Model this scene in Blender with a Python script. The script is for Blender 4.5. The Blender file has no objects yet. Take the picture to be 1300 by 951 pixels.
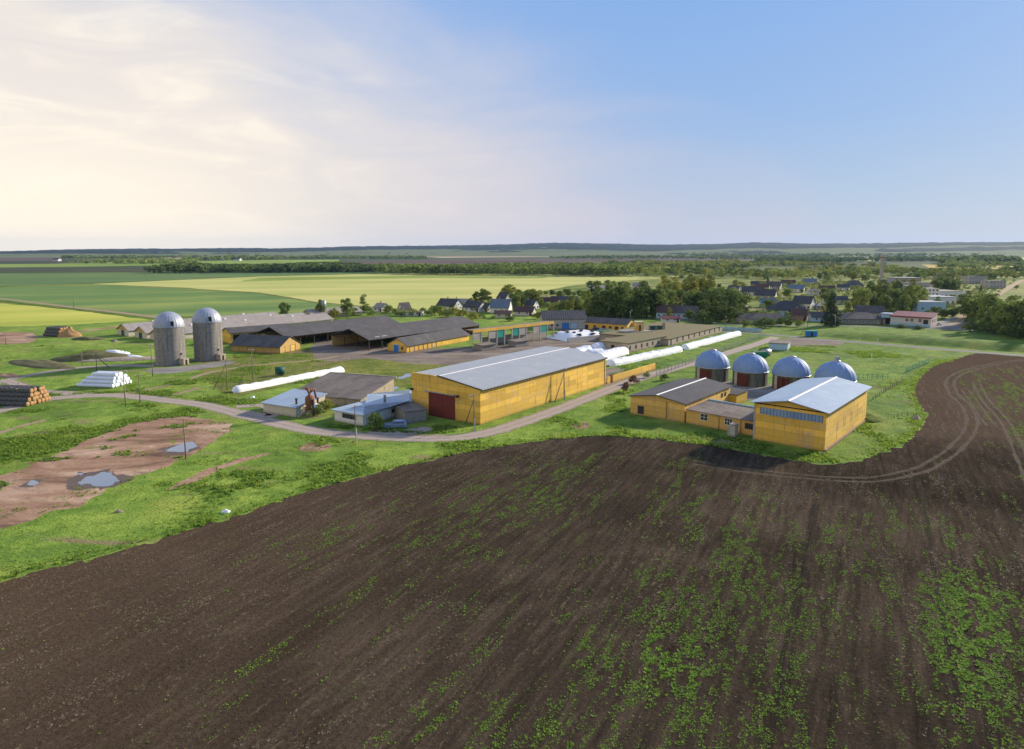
import bpy, math, random
import numpy as np
from mathutils import Vector, Matrix
from mathutils.geometry import delaunay_2d_cdt
random.seed(7); RNG = np.random.default_rng(11)
scene = bpy.context.scene
COL = scene.collection
# ------------------------------------------------------------------ survey: photo pixel -> place on the ground
CAMH = 36.0; FPX = 867.0; CX = 650.0; CY = 430.5; PIT = math.atan((CY-319.0)/FPX)
cP, sP = math.cos(PIT), math.sin(PIT)
def G(px, py, z=0.0):
    dx = (px-CX)/FPX; dy = -(py-CY)/FPX
    d = (dx, cP+dy*sP, -sP+dy*cP)
    t = (z-CAMH)/d[2]
    return Vector((d[0]*t, d[1]*t, z))
def ZT(p, py):
    k = (CY-py)/FPX
    return CAMH + p[1]*(k*cP-sP)/(cP+k*sP)
# ------------------------------------------------------------------ noise on the numpy side
def _h(ix, iy, s):
    n = (ix.astype(np.int64)*374761393 + iy.astype(np.int64)*668265263 + s*1274126177) & 0xffffffff
    n = ((n ^ (n >> 13))*1274126177) & 0xffffffff
    return ((n ^ (n >> 16)) & 0xffff)/65535.0
def vn(x, y, s=0):
    x = np.asarray(x, float); y = np.asarray(y, float)
    ix = np.floor(x); iy = np.floor(y); fx = x-ix; fy = y-iy
    fx = fx*fx*(3-2*fx); fy = fy*fy*(3-2*fy)
    a = _h(ix, iy, s); b = _h(ix+1, iy, s); c = _h(ix, iy+1, s); d = _h(ix+1, iy+1, s)
    return (a*(1-fx)+b*fx)*(1-fy)+(c*(1-fx)+d*fx)*fy
def fbm(x, y, s=0, o=4):
    t = 0; a = .5; n = 0
    for i in range(o):
        t = t + a*vn(x*2**i, y*2**i, s+i*7); n += a; a *= .5
    return t/n
def inpoly(x, y, poly):
    r = np.zeros(x.shape, bool); n = len(poly)
    for i in range(n):
        x0, y0 = poly[i][0], poly[i][1]; x1, y1 = poly[(i+1) % n][0], poly[(i+1) % n][1]
        if y0 == y1: continue
        c = ((y0 > y) != (y1 > y)) & (x < (x1-x0)*(y-y0)/(y1-y0)+x0)
        r ^= c
    return r
def segdist(x, y, pts):
    d = np.full(x.shape, 1e9)
    for a, b in zip(pts[:-1], pts[1:]):
        vx, vy = b[0]-a[0], b[1]-a[1]; L = vx*vx+vy*vy+1e-9
        t = np.clip(((x-a[0])*vx+(y-a[1])*vy)/L, 0, 1)
        d = np.minimum(d, np.hypot(x-a[0]-t*vx, y-a[1]-t*vy))
    return d
# ------------------------------------------------------------------ objects
def tag(o, label=None, cat=None, group=None, kind=None):
    if label: o['label'] = label
    if cat: o['category'] = cat
    if group: o['group'] = group
    if kind: o['kind'] = kind
    return o
def thing(name, label, cat, loc=(0,0,0), rz=0, group=None):
    o = bpy.data.objects.new(name, None); COL.objects.link(o)
    o.location = loc; o.rotation_euler = (0,0,rz); o.empty_display_size = .5
    return tag(o, label, cat, group)
def mesh_np(name, V, F, mats=(), attr=None):
    """V (n,3); F (m,k) all faces with k corners"""
    V = np.asarray(V, np.float32); F = np.asarray(F, np.int32); k = F.shape[1]
    me = bpy.data.meshes.new(name)
    me.vertices.add(len(V)); me.vertices.foreach_set('co', V.ravel())
    me.loops.add(F.size); me.loops.foreach_set('vertex_index', F.ravel())
    me.polygons.add(len(F)); me.polygons.foreach_set('loop_start', np.arange(0, F.size, k, dtype=np.int32))
    if attr is not None:
        for an, av in attr.items():
            at = me.attributes.new(an, 'FLOAT', 'POINT'); at.data.foreach_set('value', np.asarray(av, np.float32))
    me.update(calc_edges=True)
    for m in mats: me.materials.append(m)
    return me
def link(name, me, parent=None, loc=None, rz=None, scale=None, mat=None):
    o = bpy.data.objects.new(name, me); COL.objects.link(o)
    if parent is not None: o.parent = parent
    if loc is not None: o.location = loc
    if rz is not None: o.rotation_euler = (0,0,rz)
    if scale is not None: o.scale = scale
    if mat is not None:
        o.material_slots[0].link = 'OBJECT'; o.material_slots[0].material = mat
    return o
class MB:
    def __init__(s): s.v = []; s.f = []; s.sm = []
    def add(s, vs, fs, smooth=False):
        n = len(s.v); s.v += [tuple(v) for v in vs]
        for f in fs: s.f.append(tuple(i+n for i in f)); s.sm.append(smooth)
        return s
    def box(s, x0, x1, y0, y1, z0, z1):
        return s.add([(x0,y0,z0),(x1,y0,z0),(x1,y1,z0),(x0,y1,z0),(x0,y0,z1),(x1,y0,z1),(x1,y1,z1),(x0,y1,z1)],
              [(0,3,2,1),(4,5,6,7),(0,1,5,4),(1,2,6,5),(2,3,7,6),(3,0,4,7)])
    def prismy(s, prof, x0, x1):       # profile in (y,z) counter-clockwise seen from +x, extruded along x
        n = len(prof); vs = [(x0,y,z) for y,z in prof]+[(x1,y,z) for y,z in prof]
        fs = [tuple(range(n-1,-1,-1)), tuple(range(n,2*n))]+[(i,(i+1)%n,n+(i+1)%n,n+i) for i in range(n)]
        return s.add(vs, fs)
    def prismx(s, prof, y0, y1):       # profile in (x,z), extruded along y
        n = len(prof); vs = [(x,y0,z) for x,z in prof]+[(x,y1,z) for x,z in prof]
        fs = [tuple(range(n)), tuple(range(2*n-1,n-1,-1))]+[(i,n+i,n+(i+1)%n,(i+1)%n) for i in range(n)]
        return s.add(vs, fs)
    def tube(s, a, b, r, r2=None, n=8, smooth=True):
        a = Vector(a); b = Vector(b); r2 = r if r2 is None else r2
        d = (b-a).normalized(); u = d.orthogonal().normalized(); w = d.cross(u)
        vs = []
        for p, rr in ((a,r),(b,r2)):
            for i in range(n):
                t = 2*math.pi*i/n; vs.append(p+(u*math.cos(t)+w*math.sin(t))*rr)
        s.add(vs, [(i,(i+1)%n,n+(i+1)%n,n+i) for i in range(n)], smooth)
        k = len(s.v)-2*n
        s.f.append(tuple(k+i for i in range(n-1,-1,-1))); s.f.append(tuple(k+n+i for i in range(n))); s.sm += [False, False]
        return s
    def bar(s, a, b, w):
        return s.tube(a, b, w*.7, n=4, smooth=False)
    def lathe(s, prof, n=32, smooth=True, rib=0.0, ribn=1, cx=0, cy=0):   # prof [(r,z)]
        vs = []
        for r, z in prof:
            for i in range(n):
                t = 2*math.pi*i/n; rr = r+(rib*min(1,r/2) if (i//ribn) % 2 else 0)
                vs.append((cx+rr*math.cos(t), cy+rr*math.sin(t), z))
        fs = []
        for j in range(len(prof)-1):
            for i in range(n):
                fs.append((j*n+i, j*n+(i+1)%n, (j+1)*n+(i+1)%n, (j+1)*n+i))
        return s.add(vs, fs, smooth)
    def mesh(s, name, mat):
        me = bpy.data.meshes.new(name); me.from_pydata(s.v, [], s.f)
        me.polygons.foreach_set('use_smooth', s.sm); me.update()
        me.materials.append(mat); return me
    def build(s, name, mat, parent=None, loc=None, rz=None):
        return link(name, s.mesh(name, mat), parent, loc, rz)
# ------------------------------------------------------------------ materials
class NT:
    def __init__(s, name, world=False):
        if world: s.t = world.node_tree
        else:
            s.m = bpy.data.materials.new(name); s.m.use_nodes = True; s.t = s.m.node_tree
        s.t.nodes.clear()
    def n(s, ty, _out=0, **kw):
        nd = s.t.nodes.new(ty)
        for k, v in kw.items():
            if k.startswith('i_'):
                key = k[2:]; key = int(key) if key.isdigit() else key.replace('_', ' ')
                if isinstance(v, bpy.types.NodeSocket): s.t.links.new(v, nd.inputs[key])
                else: nd.inputs[key].default_value = v
            else: setattr(nd, k, v)
        return nd
    def m_(s, op, a, b=0.0, c=None, clamp=False):
        kw = dict(operation=op, use_clamp=clamp, i_0=a, i_1=b)
        if c is not None: kw['i_2'] = c
        return s.n('ShaderNodeMath', **kw).outputs[0]
    def mix(s, f, a, b, mode='MIX'):
        nd = s.t.nodes.new('ShaderNodeMix'); nd.data_type = 'RGBA'; nd.blend_type = mode
        for k, v in ((0, f), (6, a), (7, b)):
            if isinstance(v, bpy.types.NodeSocket): s.t.links.new(v, nd.inputs[k])
            else: nd.inputs[k].default_value = (v if k == 0 else (*v, 1) if len(v) == 3 else v)
        return nd.outputs[2]
    def pos(s): return s.n('ShaderNodeNewGeometry').outputs['Position']
    def obj(s): return s.n('ShaderNodeTexCoord').outputs['Object']
    def mapv(s, v, scale=(1,1,1), rot=(0,0,0)):
        return s.n('ShaderNodeMapping', i_0=v, i_3=scale, i_2=rot).outputs[0]
    def noise(s, v, scale, detail=4, rough=.55, dist=0.0):
        return s.n('ShaderNodeTexNoise', i_Vector=v, i_Scale=scale, i_Detail=detail, i_Roughness=rough, i_Distortion=dist).outputs[0]
    def ss(s, v, a, b):
        return s.n('ShaderNodeMapRange', interpolation_type='SMOOTHSTEP', i_0=v, i_1=a, i_2=b).outputs[0]
    def ramp(s, f, stops):
        nd = s.n('ShaderNodeValToRGB', i_0=f); cr = nd.color_ramp
        while len(cr.elements) > 1: cr.elements.remove(cr.elements[-1])
        cr.elements[0].position = stops[0][0]; cr.elements[0].color = (*stops[0][1], 1)
        for p, c in stops[1:]:
            e = cr.elements.new(p); e.color = (*c, 1)
        return nd.outputs[0]
    def bump(s, h, strength=.4, dist=.1, normal=None):
        kw = dict(i_Height=h, i_Strength=strength, i_Distance=dist)
        if normal is not None: kw['i_Normal'] = normal
        return s.n('ShaderNodeBump', **kw).outputs[0]
    def done(s, color, rough=.9, metal=0.0, normal=None, spec=.3, extra=None):
        b = s.n('ShaderNodeBsdfPrincipled')
        def put(k, v):
            if isinstance(v, bpy.types.NodeSocket): s.t.links.new(v, b.inputs[k])
            else: b.inputs[k].default_value = (*v, 1) if isinstance(v, tuple) and len(v) == 3 else v
        put('Base Color', color); put('Roughness', rough); put('Metallic', metal); put('Specular IOR Level', spec)
        if normal is not None: put('Normal', normal)
        sh = b.outputs[0]
        if extra: sh = extra(sh)
        o = s.n('ShaderNodeOutputMaterial'); s.t.links.new(sh, o.inputs[0])
        return s.m
def plain(name, c, rough=.8, metal=0.0, var=.25, scale=1.5, bump=0.0, c2=None, spec=.3):
    N = NT(name); o = N.obj(); f = N.noise(o, scale, 5, .6)
    c2 = c2 or tuple(x*(1-var) for x in c); c1 = tuple(min(.9, x*(1+var*.5)) for x in c)
    col = N.ramp(f, [(.3, c2), (.5, c), (.72, c1)])
    nm = N.bump(N.noise(o, scale*6, 3), bump, .05) if bump else None
    return N.done(col, rough, metal, nm, spec)
def wallmat(name, c, stain=(.12,.09,.05), pw=6.0, ph=1.2, joint=.55, rough=.9, amount=.5, patch=None, vary=.12):
    """rendered or painted panel wall: joints, rain stains, worn patches"""
    N = NT(name); o = N.obj()
    sp = N.n('ShaderNodeSeparateXYZ', i_0=o)
    u = N.m_('ADD', sp.outputs[0], sp.outputs[1]); v = sp.outputs[2]
    uv = N.n('ShaderNodeCombineXYZ', i_0=u, i_1=v, i_2=0.0).outputs[0]
    dv = tuple(x*(1-vary) for x in c); lv = tuple(min(.92, x*(1+vary*.6)) for x in c)
    br = N.n('ShaderNodeTexBrick', i_Vector=uv, i_Color1=(*dv, 1), i_Color2=(*lv, 1), i_Mortar=(*[x*joint for x in c], 1), i_Scale=1.0,
             i_Mortar_Size=.028, i_Mortar_Smooth=.35, i_Brick_Width=pw, i_Row_Height=ph, offset=.5)
    st = N.noise(N.mapv(uv, (.9, .16, 1)), 1.0, 6, .62)
    fl = N.noise(uv, .55, 6, .7, .6)
    col = N.mix(N.m_('MULTIPLY', N.ss(st, .52, .75), amount), br.outputs[0], stain)
    pc = patch or tuple(x*.8 for x in c)
    col = N.mix(N.m_('MULTIPLY', N.ss(fl, .53, .62), .7), col, pc)
    sp_ = N.noise(N.mapv(uv, (1.6,.5,1)), 1.1, 8, .8, .4)
    col = N.mix(N.m_('MULTIPLY', N.ss(sp_, .60, .70), amount), col, tuple(x*.8 for x in stain))
    fine = N.noise(uv, 7, 4, .6)
    col = N.mix(.35, col, N.ramp(fine, [(.35, (.55,.55,.55)), (.65, (1.25,1.25,1.25))]), 'MULTIPLY')
    base = N.m_('MULTIPLY', N.ss(N.m_('ADD', v, N.m_('MULTIPLY', N.noise(uv, 1.3, 3), 1.2)), 1.35, .35), .55)
    col = N.mix(base, col, tuple(x*.5 for x in stain))
    run = N.noise(N.mapv(uv, (2.2,.05,1)), 1.0, 5, .6); col = N.mix(N.m_('MULTIPLY', N.ss(run, .55, .66), amount*.45), col, tuple(x*.55 for x in c))
    return N.done(col, rough, 0, N.bump(N.m_('ADD', br.outputs['Fac'], N.m_('MULTIPLY', fine, -.5)), .25, -.03))
def roofmat(name, c, c2, axis=0, pitch=.9, metal=0.0, rough=.6, sheet=1.1, patch=.35, spec=.3, bs=.5):
    """corrugated or sheet roof; ribs run down the slope, sheets differ a little"""
    N = NT(name); o = N.obj()
    sp = N.n('ShaderNodeSeparateXYZ', i_0=o)
    a = sp.outputs[axis]; b = sp.outputs[1-axis]
    uv = N.n('ShaderNodeCombineXYZ', i_0=b, i_1=a, i_2=0.0).outputs[0]
    mid = tuple((x+y)/2 for x, y in zip(c, c2))
    br = N.n('ShaderNodeTexBrick', i_Vector=uv, i_Color1=(*c, 1), i_Color2=(*mid, 1), i_Mortar=(*[x*.7 for x in c2], 1), i_Scale=1.0,
             i_Mortar_Size=.03, i_Mortar_Smooth=.4, i_Brick_Width=2.4*sheet, i_Row_Height=sheet, offset=.0)
    n1 = N.noise(o, .22, 6, .65, .4)
    n2 = N.noise(N.mapv(o, (1,1,1)), 2.2, 5, .7)
    col = N.mix(N.ss(n1, .45, .68), br.outputs[0], c2)
    col = N.mix(patch, col, N.ramp(n2, [(.3, (.6,.6,.6)), (.7, (1.3,1.3,1.3))]), 'MULTIPLY')
    w = N.m_('SINE', N.m_('MULTIPLY', a, 6.2832/pitch))
    return N.done(col, rough, metal, N.bump(N.m_('ADD', w, N.m_('MULTIPLY', n2, .6)), bs, .05), spec)
MAT = {}
def mats():
    m = MAT
    m['yellow'] = wallmat('yellow_paint', (.80,.50,.085), (.36,.20,.07), 6, 1.25, .45, patch=(.60,.42,.20), amount=.85, vary=.24)
    m['yellow_old'] = wallmat('yellow_paint_weathered', (.72,.45,.12), (.28,.20,.12), 6, 1.25, .45, patch=(.46,.36,.24), amount=.85, vary=.2)
    m['yellow_plank'] = wallmat('yellow_boards', (.55,.36,.12), (.2,.13,.06), .25, 8, .6)
    m['cream'] = wallmat('cream_render', (.62,.57,.44), (.2,.17,.12), 7, 1.6, .85)
    m['white'] = wallmat('white_render', (.74,.73,.70), (.3,.28,.25), 9, 3, .9, amount=.3)
    m['pink'] = wallmat('pale_pink_render', (.66,.56,.52), (.3,.25,.22), 9, 3, .9, amount=.25)
    m['bluewall'] = wallmat('pale_blue_paint', (.36,.55,.70), (.2,.22,.24), 9, 3, .9, amount=.25)
    m['patchy'] = plain('patched_plaster', (.55,.34,.10), .95, 0, .35, 1.2)
    m['brick'] = wallmat('old_brick', (.33,.21,.15), (.12,.09,.08), .5, .16, .8)
    m['concrete'] = wallmat('weathered_concrete', (.27,.26,.24), (.1,.09,.07), 3, 1.2, .5, patch=(.2,.19,.17))
    m['concrete_light'] = wallmat('pale_concrete', (.42,.40,.36), (.15,.13,.10), 3, 1.2, .6)
    m['stone'] = wallmat('limewashed_blocks', (.40,.34,.27), (.13,.10,.07), 1.2, .5, .6, amount=.8, patch=(.22,.18,.14))
    m['roof_zinc'] = roofmat('zinc_sheet_roof', (.31,.33,.35), (.36,.375,.39), 0, 1.1, .0, .5, 1.1, spec=.5)
    m['roof_hall'] = roofmat('blue_grey_sheet_roof', (.25,.34,.46), (.31,.40,.50), 1, 1.1, .0, .5, 1.1, spec=.4, bs=.25)  # sky reflection on the bare sheet, put into the colour as blue
    m['roof_zinc2'] = roofmat('pale_metal_roof', (.28,.37,.47), (.33,.42,.51), 0, 1.0, .0, .42, 1.0, spec=.6)  # bluish base colour stands in for sky mirrored by galvanised metal
    m['roof_felt'] = roofmat('dark_slate_sheet_roof', (.068,.066,.068), (.105,.10,.10), 0, 1.1, 0, .85, 1.1)
    m['roof_dark'] = roofmat('dark_roof', (.058,.060,.070), (.078,.080,.09), 0, 1.1, 0, .85, 1.1, spec=.2)
    m['roof_grey'] = roofmat('pale_asbestos_roof', (.32,.29,.27), (.24,.215,.20), 0, 1.1, 0, .9, 1.1)
    m['roof_old'] = roofmat('old_patched_roof', (.20,.17,.15), (.12,.10,.09), 0, 1.1, 0, .9, 2.2, .6)
    m['roof_brown'] = roofmat('brown_roof', (.10,.055,.045), (.07,.045,.04), 0, .6, 0, .8, .8)
    m['roof_red'] = roofmat('dark_red_metal_roof', (.20,.04,.045), (.15,.035,.04), 0, .5, .0, .5, .8)
    m['roof_blue'] = roofmat('blue_grey_roof', (.11,.15,.20), (.14,.18,.23), 0, .5, .0, .5, .8)
    m['roof_moss'] = roofmat('grassy_flat_roof', (.17,.13,.07), (.12,.13,.05), 0, 3, 0, .95, 3, .6)
    m['cap'] = plain('white_ridge_cap', (.72,.72,.70), .6, 0, .1)
    m['wood'] = plain('weathered_pole_wood', (.20,.16,.12), .9, 0, .35, 3)
    m['wood_dark'] = plain('dark_timber', (.05,.04,.035), .9, 0, .3, 2)
    m['conc_plain'] = plain('concrete_post', (.36,.34,.31), .9, 0, .2, 2)
    m['gate_red'] = wallmat('rusty_red_gate', (.17,.035,.028), (.05,.02,.02), .35, 9, .55)
    m['door_dark'] = plain('dark_door', (.035,.03,.035), .7)
    m['door_rust'] = wallmat('rust_red_boards', (.10,.028,.018), (.03,.015,.012), .25, 6, .5)
    m['door_blue'] = plain('blue_painted_door', (.02,.17,.5), .5)
    m['glass'] = plain('window_glass', (.025,.03,.04), .15, 0, .3, .5, spec=.7)
    m['glass_blue'] = roofmat('translucent_band_glazing', (.16,.27,.46), (.30,.42,.60), 0, 2.0, 0, .25, 1.0, spec=.6)
    m['frame_white'] = plain('white_window_frame', (.7,.7,.68), .6, 0, .1)
    m['frame_dark'] = plain('dark_window_frame', (.09,.08,.08), .7, 0, .1)
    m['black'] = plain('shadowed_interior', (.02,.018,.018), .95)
    m['film'] = plain('white_plastic_film', (.80,.81,.82), .35, 0, .06, .8, .5, spec=.5)
    m['film_blue'] = plain('bluish_plastic_film', (.72,.76,.82), .35, 0, .08, .8, .5, spec=.5)
    m['tyre'] = plain('black_rubber', (.018,.018,.018), .85, 0, .2, 3)
    m['green_net'] = plain('green_netting', (.05,.12,.07), .85)
    m['teal'] = plain('teal_paint', (.02,.30,.22), .5)
    m['teal_dark'] = plain('dark_green_panel', (.012,.085,.065), .6)
    m['mud'] = plain('damp_mud', (.085,.055,.038), .45, 0, .3, .6)
    m['rust'] = plain('rusty_steel', (.22,.085,.04), .85, 0, .5, 2.5, .3)
    m['steel'] = plain('grey_steel', (.35,.36,.37), .45, .5, .2, 2)
    m['carpaint'] = plain('silver_blue_car_paint', (.20,.28,.44), .28, .35, .03, .5, spec=.6)
    m['carwhite'] = plain('white_car_paint', (.75,.75,.75), .3, 0, .03, .5, spec=.6)
    m['cardark'] = plain('dark_car_paint', (.03,.035,.05), .3, .2, .03, .5, spec=.6)
    m['lamp_glass'] = plain('lamp_glass', (.7,.72,.75), .15, 0, .05)
    m['lamp_red'] = plain('tail_lamp', (.35,.02,.02), .25, 0, .05)
    m['straw'] = plain('straw_ends', (.40,.235,.10), .95, 0, .6, 5, .8)
    m['straw_grey'] = plain('weathered_straw', (.10,.10,.10), .95, 0, .45, 3.0, .6)
    m['mound'] = plain('earth_mound', (.12,.115,.05), .95, 0, .45, .6, .6)
    # dome metal: seams down the shell are geometry
    m['dome'] = plain('dome_sheet_metal', (.17,.275,.48), .6, .0, .14, .9, spec=.2)  # blue of the sky reflected in the metal is put into the base colour
    m['dome_grey'] = plain('silo_cap_metal', (.30,.33,.40), .5, .15, .18, .6, spec=.4)
    # silo staves
    N = NT('silo_concrete_staves'); o = N.obj(); sp = N.n('ShaderNodeSeparateXYZ', i_0=o)
    an = N.m_('MULTIPLY', N.m_('ARCTAN2', sp.outputs[1], sp.outputs[0]), 4.5)
    uv = N.n('ShaderNodeCombineXYZ', i_0=an, i_1=sp.outputs[2], i_2=0.0).outputs[0]
    br = N.n('ShaderNodeTexBrick', i_Vector=uv, i_Color1=(.24,.225,.21,1), i_Color2=(.31,.29,.265,1), i_Mortar=(.13,.12,.11,1), i_Scale=1.0,
             i_Mortar_Size=.03, i_Mortar_Smooth=.3, i_Brick_Width=.6, i_Row_Height=.75)
    st = N.noise(N.mapv(uv, (1.1,.06,1)), 1.0, 5, .6)
    col = N.mix(N.m_('MULTIPLY', N.ss(st, .46, .68), .65), br.outputs[0], (.10,.085,.075))
    fl = N.noise(uv, .8, 6, .7); col = N.mix(N.m_('MULTIPLY', N.ss(fl, .55, .7), .5), col, (.36,.34,.30))
    m['stave'] = N.done(col, .92, 0, N.bump(br.outputs['Fac'], .4, -.04))
    # galvanised ribbed drum under the domes, in dark greenish streaks
    N = NT('dark_drum_cladding'); o = N.obj(); f = N.noise(N.mapv(o, (1,1,.15)), 1.2, 5, .65)
    z = N.n('ShaderNodeSeparateXYZ', i_0=o).outputs[2]
    col = N.ramp(f, [(.35,(.05,.06,.045)), (.5,(.10,.115,.09)), (.7,(.19,.19,.165))])
    m['drum'] = N.done(col, .8)
    # foliage
    def leaf(name, a, b, c, tr=.35, up=.12):
        N = NT(name); at = N.n('ShaderNodeAttribute', attribute_name='tone').outputs['Fac']
        rn = N.n('ShaderNodeObjectInfo').outputs['Random']
        f = N.m_('ADD', N.m_('MULTIPLY', at, .6), N.m_('MULTIPLY', rn, .4))
        col = N.ramp(f, [(.12, a), (.5, b), (.88, c)])
        def ex(sh):
            t = N.n('ShaderNodeBsdfTranslucent', i_0=col).outputs[0]
            return N.n('ShaderNodeMixShader', i_0=tr, i_1=sh, i_2=t).outputs[0]
        gn = N.n('ShaderNodeNewGeometry').outputs['Normal']
        nn = N.n('ShaderNodeVectorMath', operation='ADD', i_0=gn, i_1=(0,0,up*3)).outputs[0]
        nn = N.n('ShaderNodeVectorMath', operation='NORMALIZE', i_0=nn).outputs[0]
        return N.done(col, .8, 0, nn, .1, ex)
    m['leaf_dark'] = leaf('dark_foliage', (.048,.08,.024), (.11,.165,.042), (.23,.28,.07))
    m['leaf_mid'] = leaf('green_foliage', (.07,.115,.028), (.165,.225,.05), (.31,.36,.085))
    m['leaf_yellow'] = leaf('yellow_green_foliage', (.11,.13,.025), (.23,.25,.045), (.38,.37,.08))
    m['leaf_rust'] = leaf('reddish_foliage', (.08,.05,.03), (.14,.08,.05), (.2,.12,.07))
    m['leaf_conifer'] = leaf('conifer_foliage', (.014,.03,.016), (.024,.048,.022), (.04,.07,.03), .08)
    m['bark'] = plain('bark', (.11,.09,.07), .95, 0, .4, 4, .4)
    m['weed'] = leaf('sprouting_weeds', (.12,.22,.025), (.24,.40,.05), (.42,.54,.12), .4, 1.6)
    m['tall'] = leaf('tall_grass_blades', (.12,.20,.028), (.21,.34,.042), (.36,.46,.08), .5, 1.8)
    m['herb'] = leaf('leafy_herbs', (.09,.19,.035), (.16,.31,.05), (.26,.42,.08), .5, 1.6)
    m['dry'] = leaf('dry_stubble', (.17,.14,.09), (.30,.24,.16), (.44,.36,.25), .2, 1.4)
mats()
# ------------------------------------------------------------------ camera, sun, sky
SUN_AZ = math.radians(35)      # measured from +X towards +Y: the sun stands to the right, a little beyond the farm
SUN_EL = math.radians(22)
cam = bpy.data.cameras.new('camera'); camo = bpy.data.objects.new('camera', cam); COL.objects.link(camo)
camo.location = (0,0,CAMH); camo.rotation_euler = (math.pi/2-PIT, 0, 0)
cam.sensor_width = 36; cam.lens = 36*FPX/1300; cam.shift_y = -(475.5-CY)/1300; cam.clip_start = .5; cam.clip_end = 60000
scene.camera = camo
sd = Vector((math.cos(SUN_AZ)*math.cos(SUN_EL), math.sin(SUN_AZ)*math.cos(SUN_EL), math.sin(SUN_EL)))
sl = bpy.data.lights.new('sun', 'SUN'); sl.energy = 4.6; sl.angle = math.radians(3.5); sl.color = (1.0,.86,.66)
so = bpy.data.objects.new('sun', sl); COL.objects.link(so); so.rotation_euler = sd.to_track_quat('Z','Y').to_euler()
scene.view_settings.view_transform = 'Standard'; scene.view_settings.look = 'None'; scene.view_settings.gamma = 1
EXPO = .78
scene.view_settings.exposure = EXPO
w = bpy.data.worlds.new('World'); scene.world = w; w.use_nodes = True
N = NT('', w); tc = N.n('ShaderNodeTexCoord').outputs['Generated']
sky = N.n('ShaderNodeTexSky', sky_type='NISHITA', sun_disc=False, sun_elevation=SUN_EL, sun_rotation=math.radians(90)-SUN_AZ, air_density=1.2, dust_density=1.5).outputs[0]
sp = N.n('ShaderNodeSeparateXYZ', i_0=tc)
az = N.m_('ARCTAN2', sp.outputs[0], sp.outputs[1]); el = N.m_('ARCSINE', sp.outputs[2])
elc = N.m_('MAXIMUM', el, 0.0)
blue = N.ramp(N.m_('MULTIPLY', elc, 1.6), [(0,(.50,.60,.72)), (.10,(.42,.56,.76)), (.28,(.31,.49,.81)), (.6,(.225,.43,.84)), (1,(.15,.33,.75))])
warm = N.ramp(N.m_('MULTIPLY', elc, 1.6), [(0,(1.0,.90,.78)), (.12,(.98,.88,.79)), (.35,(.93,.83,.77)), (.62,(.62,.68,.80)), (1,(.3,.42,.7))])
# thin cloud sheet: thick low in the left, its edge falling to the right
cv = N.n('ShaderNodeCombineXYZ', i_0=N.m_('MULTIPLY', az, 1.6), i_1=N.m_('MULTIPLY', el, 3.6), i_2=0.0).outputs[0]
nz = N.noise(cv, 1.25, 7, .55, .8); nf = N.noise(N.mapv(cv, (1.0,1.9,1), (0,0,-.25)), 2.6, 8, .62, 1.2)
edge = N.m_('SUBTRACT', N.m_('SUBTRACT', .74, N.m_('MULTIPLY', el, 2.7)), az)
dn = N.m_('ADD', edge, N.m_('MULTIPLY', N.m_('SUBTRACT', nz, .5), 1.0))
dens = N.m_('MULTIPLY', N.ss(dn, -.16, .62), N.m_('ADD', .60, N.m_('MULTIPLY', nf, .60)), clamp=True)
lw = N.m_('MULTIPLY', N.ss(az, .75, -.75), N.ss(el, .75, .05))
clear = N.mix(N.m_('MULTIPLY', N.ss(az, .30, -.75), .30), blue, warm)
cl = N.mix(N.ss(az, .40, -.50), (.60,.57,.71), (.97,.87,.78))
cl = N.mix(N.m_('MULTIPLY', N.ss(nf, .45, .75), N.ss(az, -.05, -.6)), cl, (1.12,1.03,.88))
col = N.mix(dens, clear, cl)
low = N.m_('MULTIPLY', N.ss(el, .24, .0), N.ss(az, -.15, -.6))
col = N.mix(N.m_('MULTIPLY', low, .9), col, (1.25,1.10,.88))
scl = N.n('ShaderNodeVectorMath', operation='SCALE', i_0=col, i_3=1/(2**EXPO)).outputs[0]
b1 = N.n('ShaderNodeBackground', i_0=sky, i_1=.06); b2 = N.n('ShaderNodeBackground', i_0=scl, i_1=1.0)
mx = N.n('ShaderNodeMixShader', i_0=.93); N.t.links.new(b1.outputs[0], mx.inputs[1]); N.t.links.new(b2.outputs[0], mx.inputs[2])
wo = N.n('ShaderNodeOutputWorld'); N.t.links.new(mx.outputs[0], wo.inputs[0])
# air
hz = MB().box(-13500,13500,-600,13500,-3,260).mesh('haze', None)
N = NT('haze_air'); v = N.n('ShaderNodeVolumePrincipled', i_Color=(.42,.64,1.0,1), i_Density=2.7e-5, i_Anisotropy=.2)
o = N.n('ShaderNodeOutputMaterial'); N.t.links.new(v.outputs[0], o.inputs[1]); hz.materials.clear(); hz.materials.append(N.m)
USE_HAZE = True
if USE_HAZE: tag(link('haze', hz), kind='stuff')
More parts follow.
